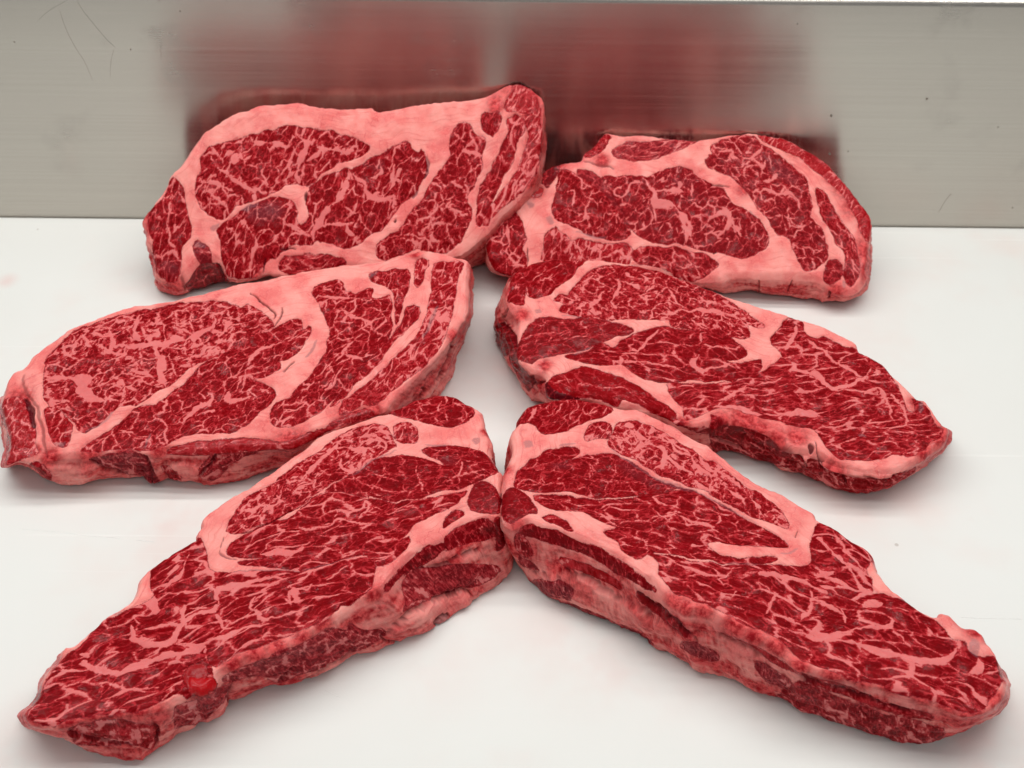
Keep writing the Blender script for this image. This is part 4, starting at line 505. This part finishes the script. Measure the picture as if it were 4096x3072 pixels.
# ------------------------------------------------------------------ steaks
G_ = .46
def h2(ix, iy, s):
    h = (ix * 374761393 + iy * 668265263 + s * 974711) & 0xffffffff
    h = ((h ^ (h >> 13)) * 1274126177) & 0xffffffff
    h = ((h ^ (h >> 16)) * 2246822519) & 0xffffffff
    return (h ^ (h >> 15))
def n2(x, y, s=0):
    """gradient noise, about -1..1"""
    fx, fy = np.floor(x), np.floor(y); rx, ry = x - fx, y - fy; ix, iy = fx.astype(np.int64), fy.astype(np.int64)
    wx, wy = rx * rx * rx * (rx * (rx * 6 - 15) + 10), ry * ry * ry * (ry * (ry * 6 - 15) + 10); o = 0
    for dx in (0, 1):
        for dy in (0, 1):
            a = (h2(ix + dx, iy + dy, s) & 1023) * (2 * math.pi / 1024)
            o = o + (np.cos(a) * (rx - dx) + np.sin(a) * (ry - dy)) * (wx if dx else 1 - wx) * (wy if dy else 1 - wy)
    return o * 1.5
def fbm(x, y, s, n=3, g=.55):
    o = 0; a = 1.; t = 0
    for k in range(n): o = o + a * n2(x * 2.03 ** k + 17 * k, y * 2.03 ** k - 9 * k, s + k); t += a; a *= g
    return o / t * 1.25
def cells(x, y, s):
    """distance to the border between cells, in cell units"""
    ix, iy = np.floor(x).astype(np.int64), np.floor(y).astype(np.int64)
    c = []
    for dx in (-1, 0, 1):
        for dy in (-1, 0, 1):
            h = h2(ix + dx, iy + dy, s); px = ix + dx + .08 + .84 * (h & 1023) / 1023.; py = iy + dy + .08 + .84 * ((h >> 10) & 1023) / 1023.
            c.append((px - x, py - y))
    D = np.stack([a * a + b * b for a, b in c]); k = np.argmin(D, 0); i = np.arange(len(x))
    X = np.stack([a for a, b in c]); Y = np.stack([b for a, b in c]); nx_, ny_ = X[k, i], Y[k, i]
    best = np.full(len(x), 9.)
    for j in range(9):
        ex, ey = X[j] - nx_, Y[j] - ny_; L = np.sqrt(ex * ex + ey * ey)
        dd = np.where(L > 1e-6, ((nx_ + X[j]) * .5 * ex + (ny_ + Y[j]) * .5 * ey) / np.maximum(L, 1e-6), 9.)
        best = np.minimum(best, dd)
    return best
def marbling(u, v, dens, size, stretch, clump, vein, s):
    """fat field in mm: > 0 is a seam of fat inside the muscle. u runs along the grain, v across it"""
    v = v + 5.5 * fbm(u / 38, v / 38, s + 41, 2)                               # the grain bends gently
    U, W = u / stretch, v * 1.0
    wu = fbm(U / 8, W / 8, s + 1, 2) * 2.0 + fbm(U / 2.4, W / 2.4, s + 3, 2) * .75
    wv = fbm(U / 8, W / 8, s + 5, 2) * 2.0 + fbm(U / 2.4, W / 2.4, s + 7, 2) * .75
    U, W = U + wu, W + wv
    low = fbm(u / 22, v / 22, s + 9, 2)                                       # marbling comes and goes
    dm = dens * np.clip(1 + .85 * low, .3, 1.8)
    mid = fbm(U / 5, W / 5, s + 11, 2)
    k = size / 6.
    w1 = 2.0 * k * dm * np.clip(.55 + .85 * mid, 0, 1.5) - .05
    f1 = w1 - cells(U / (7.2 * k), W / (7.2 * k), s + 13) * 7.2 * k
    mid2 = fbm(U / 3.2, W / 3.2, s + 15, 2)
    w2 = .85 * k * dm * np.clip(.16 + 1.2 * mid2, 0, 1.4) - .05
    f2 = w2 - cells(U / (2.5 * k) + 31, W / (2.5 * k), s + 17) * 2.5 * k
    fl = fbm(U / (1.5 * k), W / (1.2 * k), s + 19, 3, .6)
    f3 = (fl - (.92 - .62 * dm)) * 1.1
    cl = fbm(U / (3.4 * k), W / (3.0 * k), s + 23, 4, .62)
    f4 = (cl - (.70 - .98 * dm)) * 1.5 - (1 - clump) * 1.2
    f5 = vein + .55 * fbm(U / 2.2, W / 1.8, s + 27, 3, .6)
    # seams throw off side branches: widen nets close to the traced ones
    near = np.clip(1 + np.maximum(np.maximum(f1, f4), f5) / 2.2, 0, 1) * .22 - .06
    rag = .36 * fbm(U / 2.6, W / .95, s + 29, 3, .6)
    return np.maximum(np.maximum(f1, f4), f5) + rag, np.maximum(f2 + near, f3)
def build_steak(S):
    seed = S['seed']; px0, z0, sx, sy = S['plane']
    p0 = on_plane(pts(px0)[0], (z0, 0, 0)); pl = (z0 - sx * p0[0] - sy * p0[1], sx, sy)
    P = lambda s: on_plane(pts(s), pl)[:, :2]
    mmpx = lambda s: None
    rim = catmull(P(S['rim']), 4)
    # ---- grid clipped by the rim
    lo, hi = rim.min(0) - 2, rim.max(0) + 2
    nx, ny = int((hi[0] - lo[0]) / G_) + 2, int((hi[1] - lo[1]) / G_) + 2
    gx, gy = np.meshgrid(lo[0] + np.arange(nx) * G_, lo[1] + np.arange(ny) * G_, indexing='ij')
    g = np.stack([gx.ravel(), gy.ravel()], 1)
    g3 = np.c_[g, np.full(len(g), seed * 3.1)]
    wob = np.c_[noise(g3 / 7, 11), noise(g3 / 7, 12)] * .55 + np.c_[noise(g3 / 2.2, 13), noise(g3 / 2.2, 14)] * .3
    d, ins = seg_dist(g + wob, rim); s = np.where(ins, d, -d); s = np.where(np.abs(s) < 1e-3, 1e-3, s)
    idx = np.arange(nx * ny).reshape(nx, ny)
    a, b, c, e = idx[:-1, :-1].ravel(), idx[1:, :-1].ravel(), idx[1:, 1:].ravel(), idx[:-1, 1:].ravel()
    tri = np.vstack([np.c_[a, b, c], np.c_[a, c, e]])
    inn = s > 0; cnt = inn[tri].sum(1)
    full = tri[cnt == 3]
    N = nx * ny
    keys = []; t1 = tri[cnt == 1]; t2 = tri[cnt == 2]
    def rot(t, flag):                                      # roll so that the odd vertex comes first
        k = np.argmax(flag, 1); i = np.arange(len(t)); return np.c_[t[i, k], t[i, (k + 1) % 3], t[i, (k + 2) % 3]]
    t1 = rot(t1, inn[t1]); t2 = rot(t2, ~inn[t2])
    key = lambda u, v: np.minimum(u, v) * N + np.maximum(u, v)
    ks = np.unique(np.concatenate([key(t1[:, 0], t1[:, 1]), key(t1[:, 0], t1[:, 2]), key(t2[:, 0], t2[:, 1]), key(t2[:, 0], t2[:, 2])]))
    u, v = ks // N, ks % N; tt = np.clip(s[u] / (s[u] - s[v]), .04, .96)
    ev = g[u] + (g[v] - g[u]) * tt[:, None]
    eid = lambda x, y: N + np.searchsorted(ks, key(x, y))
    e01, e02 = eid(t1[:, 0], t1[:, 1]), eid(t1[:, 0], t1[:, 2]); f01, f02 = eid(t2[:, 0], t2[:, 1]), eid(t2[:, 0], t2[:, 2])
    faces = np.vstack([full, np.c_[t1[:, 0], e01, e02], np.c_[f01, t2[:, 1], t2[:, 2]], np.c_[f01, t2[:, 2], f02]])
    bound = np.vstack([np.c_[e01, e02], np.c_[f02, f01]])   # interior on the left
    allv = np.vstack([g, ev]); sd_all = np.concatenate([s, np.zeros(len(ev))])
    nxt = dict(zip(bound[:, 0].tolist(), bound[:, 1].tolist())); loops = []; seen = set()
    for st in nxt:
        if st in seen: continue
        L = []; k = st
        while k not in seen and k in nxt: seen.add(k); L.append(k); k = nxt[k]
        loops.append(L)
    loop = np.array(max(loops, key=len))
    used = np.unique(faces); remap = np.full(len(allv), -1); remap[used] = np.arange(len(used))
    xy = allv[used]; ds = sd_all[used]; faces = remap[faces]; loop = remap[loop]; nt = len(xy)
    rz = S.get('round', 3.2)
    z = pl[0] + pl[1] * xy[:, 0] + pl[2] * xy[:, 1] - .75 * rz * np.clip(1 - ds / rz, 0, 1) ** 2.2
    top = np.c_[xy, z]
    # ---- wall
    R = top[loop]; nl = len(R)
    seg = np.linalg.norm(np.diff(np.vstack([R, R[:1]]), axis=0)[:, :2], axis=1); arc = np.r_[0, np.cumsum(seg)[:-1]]; per = seg.sum()
    # smoothed outward normals, sampled evenly
    m = int(per / .8); sa = np.arange(m) * per / m
    ri = np.c_[np.interp(sa, arc, R[:, 0], period=per), np.interp(sa, arc, R[:, 1], period=per)]
    kr = np.exp(-.5 * (np.arange(-30, 31) / 9) ** 2); kr /= kr.sum()
    sm = np.stack([np.convolve(np.r_[ri[-30:, k], ri[:, k], ri[:30, k]], kr, 'valid') for k in (0, 1)], 1)
    tg = np.roll(sm, -1, 0) - np.roll(sm, 1, 0); nn = np.c_[tg[:, 1], -tg[:, 0]]; nn /= np.linalg.norm(nn, axis=1)[:, None] + 1e-9
    nrm = np.c_[np.interp(arc, sa, nn[:, 0], period=per), np.interp(arc, sa, nn[:, 1], period=per)]; nrm /= np.linalg.norm(nrm, axis=1)[:, None]
    if np.sum((R[:, 0] * np.roll(R[:, 1], -1) - np.roll(R[:, 0], -1) * R[:, 1])) < 0: print('loop is clockwise', S['name'])
    # foot of the wall: traced pairs where the photograph shows it, else the slab's own thickness
    nv = np.array([-pl[1], -pl[2], 1.]); nv /= np.linalg.norm(nv)
    T = S['thick']; base = R - nv * T; 
    base[:, 2] = np.where(base[:, 2] < 6, 0, base[:, 2])
    k0 = np.maximum(base[:, 2], 0) ; base[:, 2] = k0
    if S.get('drop', True): base[:, 2] = 0
    if 'lean' in S: base[:, 1] = np.where(nrm[:, 1] > .25, np.minimum(base[:, 1], R[:, 1] + S['lean']), base[:, 1])
    off = base - R
    pr = []
    for line in S['base'].split(';'):
        q = pts(line); pr.append((on_plane(q[0], pl), on_plane(q[1], (0, 0, 0))))
    pa = []
    for (a3, b3) in pr:
        i = np.argmin(np.sum((R[:, :2] - a3[:2]) ** 2, 1)); pa.append((arc[i], b3 - R[i]))
    pa.sort(key=lambda x: x[0]); As = np.array([p[0] for p in pa]); Os = np.array([p[1] for p in pa])
    oi = np.stack([np.interp(arc, As, Os[:, k], period=per) for k in range(3)], 1)
    gap = np.min(np.abs((arc[:, None] - As[None] + per / 2) % per - per / 2), 1)
    wgt = 1 - sstep(14, 30, gap); off = off * (1 - wgt[:, None]) + oi * wgt[:, None]
    if 'report' in S: print(S['name'], 'off', off.min(0), off.max(0))
    K = 26; rows = []; ts = (np.arange(1, K + 1) / K)
    bul = S.get('bulge', 2.5)
    for k, t in enumerate(ts):
        q = R + off * t; q[:, 2] = R[:, 2] * (1 - t) + (R + off)[:, 2] * t
        q3 = np.c_[q[:, :2] / 11, q[:, 2] / 5.5]
        dsp = bul * math.sin(math.pi * min(t * 1.0, 1)) ** .8 + (1.1 * noise(q3, 21 + seed) + .5 * noise(q3 * 2.3, 22 + seed) + .3 * noise(q3 * 6, 23)) * min(1, t * 5) 
        lay = 1 - np.abs(noise(np.c_[q[:, :2] / 30, q[:, 2] / 6.5 + noise(q3 * .5, 25) * .8], 24 + seed)) * 2.2
        dsp = dsp - 1.2 * np.clip(lay, 0, 1) ** 3 * min(1, t * 4) * min(1, (1 - t) * 5)
        dsp = dsp - 3.2 * max(0, (t - .82) / .18) ** 2
        q[:, :2] += nrm * np.asarray(dsp)[:, None]
        q[:, 2] = np.maximum(q[:, 2], .15)
        rows.append(q)
    side = np.vstack(rows)
    side[:, 1] = np.minimum(side[:, 1], WALL - 1.2); top[:, 1] = np.minimum(top[:, 1], WALL - 1.2)
    ids = np.vstack([loop[None]] + [nt + np.arange(nl)[None] + nl * k for k in range(K)])
    A_, B_ = ids[:-1], ids[1:]; A2, B2 = np.roll(A_, -1, 1), np.roll(B_, -1, 1)
    wf = np.vstack([np.c_[A_.ravel(), B_.ravel(), B2.ravel()], np.c_[A_.ravel(), B2.ravel(), A2.ravel()]])
    cen = side[-nl:].mean(0); V = np.vstack([top, side, cen[None]]); ci = len(V) - 1
    last = ids[-1]; cap = np.c_[last, np.full(nl, ci), np.roll(last, -1)]
    F = np.vstack([faces, wf, cap])
    isside = np.r_[np.zeros(nt), np.repeat(ts, nl), 1.]
    # ---- where each vertex lies on the plane of the cut face, as the tracing sees it
    d3 = V - CAM; kk = (pl[0] - CAM[2] + pl[1] * CAM[0] + pl[2] * CAM[1]) / (d3[:, 2] - pl[1] * d3[:, 0] - pl[2] * d3[:, 1])
    Q = (CAM + d3 * kk[:, None])[:, :2]; Q[:nt] = xy
    V3 = V / 1.
    qw = Q + np.c_[noise(V3 / 5, 31), noise(V3 / 5, 32)] * .8 + np.c_[noise(V3 / 1.7, 33), noise(V3 / 1.7, 34)] * .3
    nV = len(V); qw0 = qw
    best = np.full(nV, -7.); lab = np.zeros(nV, int); par = []
    for i, mu in enumerate(S['muscles']):
        poly = catmull(P(mu[0]), 2); v_ = sdf(qw, poly)
        if mu[1].get('top'):
            best = np.where(v_ > -.4, np.where(v_ > 0, np.minimum(v_, 6), np.abs(v_)), best); lab = np.where(v_ > 0, i, lab); continue
        mm = v_ > best; best = np.where(mm, v_, best); lab = np.where(mm, i, lab)
    sd = best + .65
    # ---- traced seams
    qv = qw + np.c_[noise(V3 / 6.5, 35), noise(V3 / 6.5, 36)] * .9 + np.c_[noise(V3 / 2.2, 37), noise(V3 / 2.2, 38)] * .55
    def strokes(lst, lim=6., vn_=False):
        qw = qv if vn_ else qw0
        o = np.full(nV, -lim)
        for line, wd in lst:
            q = pts(line); p = catmull(on_plane(q, pl)[:, :2], 3, False)
            mpp = np.linalg.norm(np.diff(on_plane(np.array([q.mean(0), q.mean(0) + [10, 0]]), pl), axis=0)) / 10
            half = wd / tscale(line) * mpp * .62
            l_, h_ = p.min(0) - lim, p.max(0) + lim
            m_ = (qw[:, 0] > l_[0]) & (qw[:, 0] < h_[0]) & (qw[:, 1] > l_[1]) & (qw[:, 1] < h_[1])
            if not m_.any(): continue
            dd, tp = seg_dist(qw[m_], p, False)
            tap = .2 + .8 * np.sqrt(np.clip(1 - np.abs(2 * tp - 1) ** 2.5, 0, 1))
            if vn_: tap = tap * np.clip(.82 + .75 * noise(V3[m_] / 7, 39), .2, 1.5)
            o[m_] = np.maximum(o[m_], half * tap - dd)
        return o
    vein = strokes(S.get('veins', []), 6., True)
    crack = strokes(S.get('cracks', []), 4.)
    dark = strokes(S.get('dark', []), 4.)
    grey = np.zeros(nV)
    for gs in S.get('grey', []): grey = np.maximum(grey, sstep(-.5, .7, sdf(qw, catmull(P(gs), 3))))
    for gs, wt in S.get('haze', []): grey = np.maximum(grey, wt * sstep(-2, 5, sdf(qw, catmull(P(gs), 3), 9.)))
    grey = np.maximum(grey, sstep(-.5, .4, dark) * .95)
    blush = np.zeros(nV)
    for bs in S.get('blush', []):
        q = pts(bs[0])[0]; ctr = on_plane(q, pl)[:2]; mpp = np.linalg.norm(on_plane(q + [10, 0], pl) - on_plane(q, pl)) / 10
        blush = np.maximum(blush, np.exp(-((np.linalg.norm(qw - ctr, axis=1) / (bs[1] * mpp / tscale(bs[0]))) ** 2)))
    ac = np.r_[np.zeros(nt), np.tile(arc, K), 0]; tk = isside * 40
    sb = fbm(ac / 34, tk / 11, 51 + seed, 3) + .3 * fbm(ac / 9, tk / 2.2, 55 + seed, 2) + .3 * fbm(ac / 2.2, tk / 9, 58 + seed, 2)
    sideb = np.where(isside > 0, np.minimum(1, isside * 8) * (.32 + .68 * sstep(-.3, .5, sb)), 0)
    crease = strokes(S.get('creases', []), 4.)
    # ---- per muscle parameters
    nm = len(S['muscles']); dens = np.zeros(nm); scl = np.zeros(nm); strc = np.zeros(nm); ang = np.zeros(nm); tone = np.zeros(nm); clump = np.zeros(nm); gr = np.zeros(nm); wet = np.zeros(nm); lift = np.zeros(nm)
    rnd = random.Random(seed)
    for i, mu in enumerate(S['muscles']):
        o = dict(d=.45, s=8., st=1.7, a=0., t=0., c=.6, g=0., w=0., h=rnd.uniform(-.35, .35)); o.update(mu[1]); o['s'] *= .84; o['d'] *= 1.06
        q = pts(mu[0]).mean(0); r_ = math.radians(o['a'])
        v2 = on_plane(np.array([q, q + 40 * np.array([math.cos(r_), -math.sin(r_)])]), pl); v2 = v2[1] - v2[0]
        dens[i], scl[i], strc[i], ang[i], tone[i], clump[i], gr[i], wet[i], lift[i] = o['d'], o['s'], o['st'], math.atan2(v2[1], v2[0]), o['t'], o['c'], o['g'], o['w'], o['h']
    la = lab; ca, sa_ = np.cos(ang[la]), np.sin(ang[la])
    fu, fv = Q[:, 0] * ca + Q[:, 1] * sa_, -Q[:, 0] * sa_ + Q[:, 1] * ca
    marb = np.full(nV, -1.); fleck = np.full(nV, -1.)
    for i in range(nm):
        m_ = np.where((la == i) & (sd > -1.5))[0]
        if len(m_): marb[m_], fleck[m_] = marbling(fu[m_], fv[m_], dens[i], scl[i], strc[i], clump[i], vein[m_], seed * 100 + i * 37)
    fib = np.c_[fu / strc[la], fv, la * 3.1 + seed]
    # ---- relief
    up = np.zeros((nV, 3)); up[:, 2] = 1
    wtop = np.r_[sstep(0, 2.5, ds), np.zeros(nV - nt)]
    dz = 1.6 * noise(V3 / 24, 41 + seed) + .8 * noise(V3 / 9, 42 + seed) + .28 * noise(V3 / 3.2, 43)
    inm = sstep(-.3, .8, sd); dz += inm * (lift[la] - .25) + inm * .35 * (1 - np.exp(-np.maximum(sd, 0) / 5))
    dz += -.45 * (1 - sstep(.1, 1.2, np.abs(sd)))                                   # crease where muscle meets fat
    fatm = np.maximum(1 - inm, sstep(-.15, .3, marb)); dz += .22 * fatm
    V[:, 2] += wtop * dz
    cr = sstep(-.3, .35, crack)
    V[:nt, 2] -= (cr * S.get('crackdepth', 1.4))[:nt]
    V[:nt, 2] = np.maximum(V[:nt, 2], .3)
    cs_ = np.maximum(cr, sstep(-.7, .5, crease))[nt:-1]; nt_ = np.tile(nrm, (K, 1)); V[nt:-1, :2] -= nt_ * (cs_ * 1.6)[:, None]
    V[:nt, 2] -= (sstep(-.7, .5, crease) * .9)[:nt]
    for bs_ in S.get('bulges', []):
        v_ = sdf(qw, catmull(P(bs_), 3)); b_ = np.sqrt(np.clip(v_, 0, 4) / 4)[nt:-1]; V[nt:-1, :2] += nt_ * (b_ * 2.8)[:, None]; sideb = np.where(v_ > 0, sideb * .7, sideb)
    if len(S.get('clots', [])):
        for cs in S['clots']:
            v_ = sdf(qw, catmull(P(cs), 3)); b_ = np.sqrt(np.clip(v_, 0, 4) / 4); V[:, 2] += np.where(isside < .6, b_ * 1.6, 0)
    rimd = np.r_[ds, -isside[nt:] * 35.] + 3 * noise(V3 / 15, 61)
    # ---- normals of the whole skin
    fn = np.cross(V[F[:, 1]] - V[F[:, 0]], V[F[:, 2]] - V[F[:, 0]]); vn = np.zeros((nV, 3))
    for k in range(3):
        for j in range(3): vn[:, j] += np.bincount(F[:, k], fn[:, j], nV)
    vn /= np.linalg.norm(vn, axis=1)[:, None] + 1e-12
    # ---- split the skin into parts: fat, and each muscle
    fm = sd[F].mean(1); bi = np.argmax(sd[F], 1); fl = np.where(fm > 0, lab[F[np.arange(len(F)), bi]], -1)
    fl[-len(cap):] = -1
    def comps(fa):
        us, inv = np.unique(fa, return_inverse=True); fi = inv.reshape(-1, 3); c = np.arange(len(us))
        while True:
            r0, r1, r2 = c[fi[:, 0]], c[fi[:, 1]], c[fi[:, 2]]; mn = np.minimum(np.minimum(r0, r1), r2)
            if (r0 == r1).all() and (r1 == r2).all(): return r0
            for r_ in (r0, r1, r2):
                k_ = r_ > mn; np.minimum.at(c, r_[k_], mn[k_])
            while True:
                o = c[c]
                if (o == c).all(): break
                c = o
    part = np.full(len(F), -1); kinds = []
    for ps in (0, 1):
        for i in list(range(nm)) + [-1]:
            ix = np.where(fl == i)[0]
            if not len(ix): continue
            cc = comps(F[ix]); uu, cn = np.unique(cc, return_counts=True)
            for u_, n_ in zip(uu, cn):
                g_ = ix[cc == u_]
                if ps == 0 and n_ < 130: fl[g_] = -1 if i >= 0 else np.bincount(lab[F[g_]].ravel()).argmax()
                elif ps == 1: part[g_] = len(kinds); kinds.append(i)
    root = bpy.data.objects.new('beef_steak', None); col.objects.link(root); root.empty_display_size = .05
    org = np.array([R[:, 0].mean(), R[:, 1].mean(), 0]); root.location = org * 1e-3
    tagged(root, S['label'], 'steak', 'raw beef steaks on the cutting board')
    for pi_, i in enumerate(kinds):
        sel = F[part == pi_]
        us, inv = np.unique(sel, return_inverse=True); fi = inv.reshape(-1, 3)
        nm_ = 'fat' if i < 0 else S['muscles'][i][1].get('name', 'muscle')
        me = bpy.data.meshes.new(nm_); vv = ((V[us] - org) * 1e-3).astype(np.float32)
        me.vertices.add(len(us)); me.vertices.foreach_set('co', vv.ravel())
        me.loops.add(fi.size); me.loops.foreach_set('vertex_index', fi.ravel().astype(np.int32))
        me.polygons.add(len(fi)); me.polygons.foreach_set('loop_start', np.arange(0, fi.size, 3, dtype=np.int32))
        me.polygons.foreach_set('use_smooth', np.ones(len(fi), bool))
        me.update(); me.validate()
        me.normals_split_custom_set_from_vertices(vn[us].astype(np.float32))
        L_ = la[us]
        def put(name, arr):
            at = me.attributes.new(name, 'FLOAT', 'POINT'); at.data.foreach_set('value', np.asarray(arr, np.float32))
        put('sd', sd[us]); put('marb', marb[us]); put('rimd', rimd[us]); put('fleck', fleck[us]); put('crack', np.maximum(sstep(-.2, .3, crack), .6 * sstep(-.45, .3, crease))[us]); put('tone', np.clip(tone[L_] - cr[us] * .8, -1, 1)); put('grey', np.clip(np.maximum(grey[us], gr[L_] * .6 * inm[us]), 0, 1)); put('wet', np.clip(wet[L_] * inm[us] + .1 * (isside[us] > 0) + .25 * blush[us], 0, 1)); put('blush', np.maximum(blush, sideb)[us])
        for name, arr in (('fib', fib[us]), ('pos', V3[us] + seed * 50.)):
            at = me.attributes.new(name, 'FLOAT_VECTOR', 'POINT'); at.data.foreach_set('vector', np.asarray(arr, np.float32).ravel())
        me.materials.append(BEEF)
        o = bpy.data.objects.new(nm_, me); col.objects.link(o); o.parent = root
        if i >= 0 and 'label' in S['muscles'][i][1]: o['label'] = S['muscles'][i][1]['label']
    rr_ = R; print(S['name'], 'size', np.ptp(R, axis=0).round(), 'z', R[:, 2].min().round(1), R[:, 2].max().round(1), 'y', R[:, 1].min().round(), R[:, 1].max().round(), 'tris', len(F), 'wall', round(WALL))
    return root
for S in STEAKS: build_steak(S)
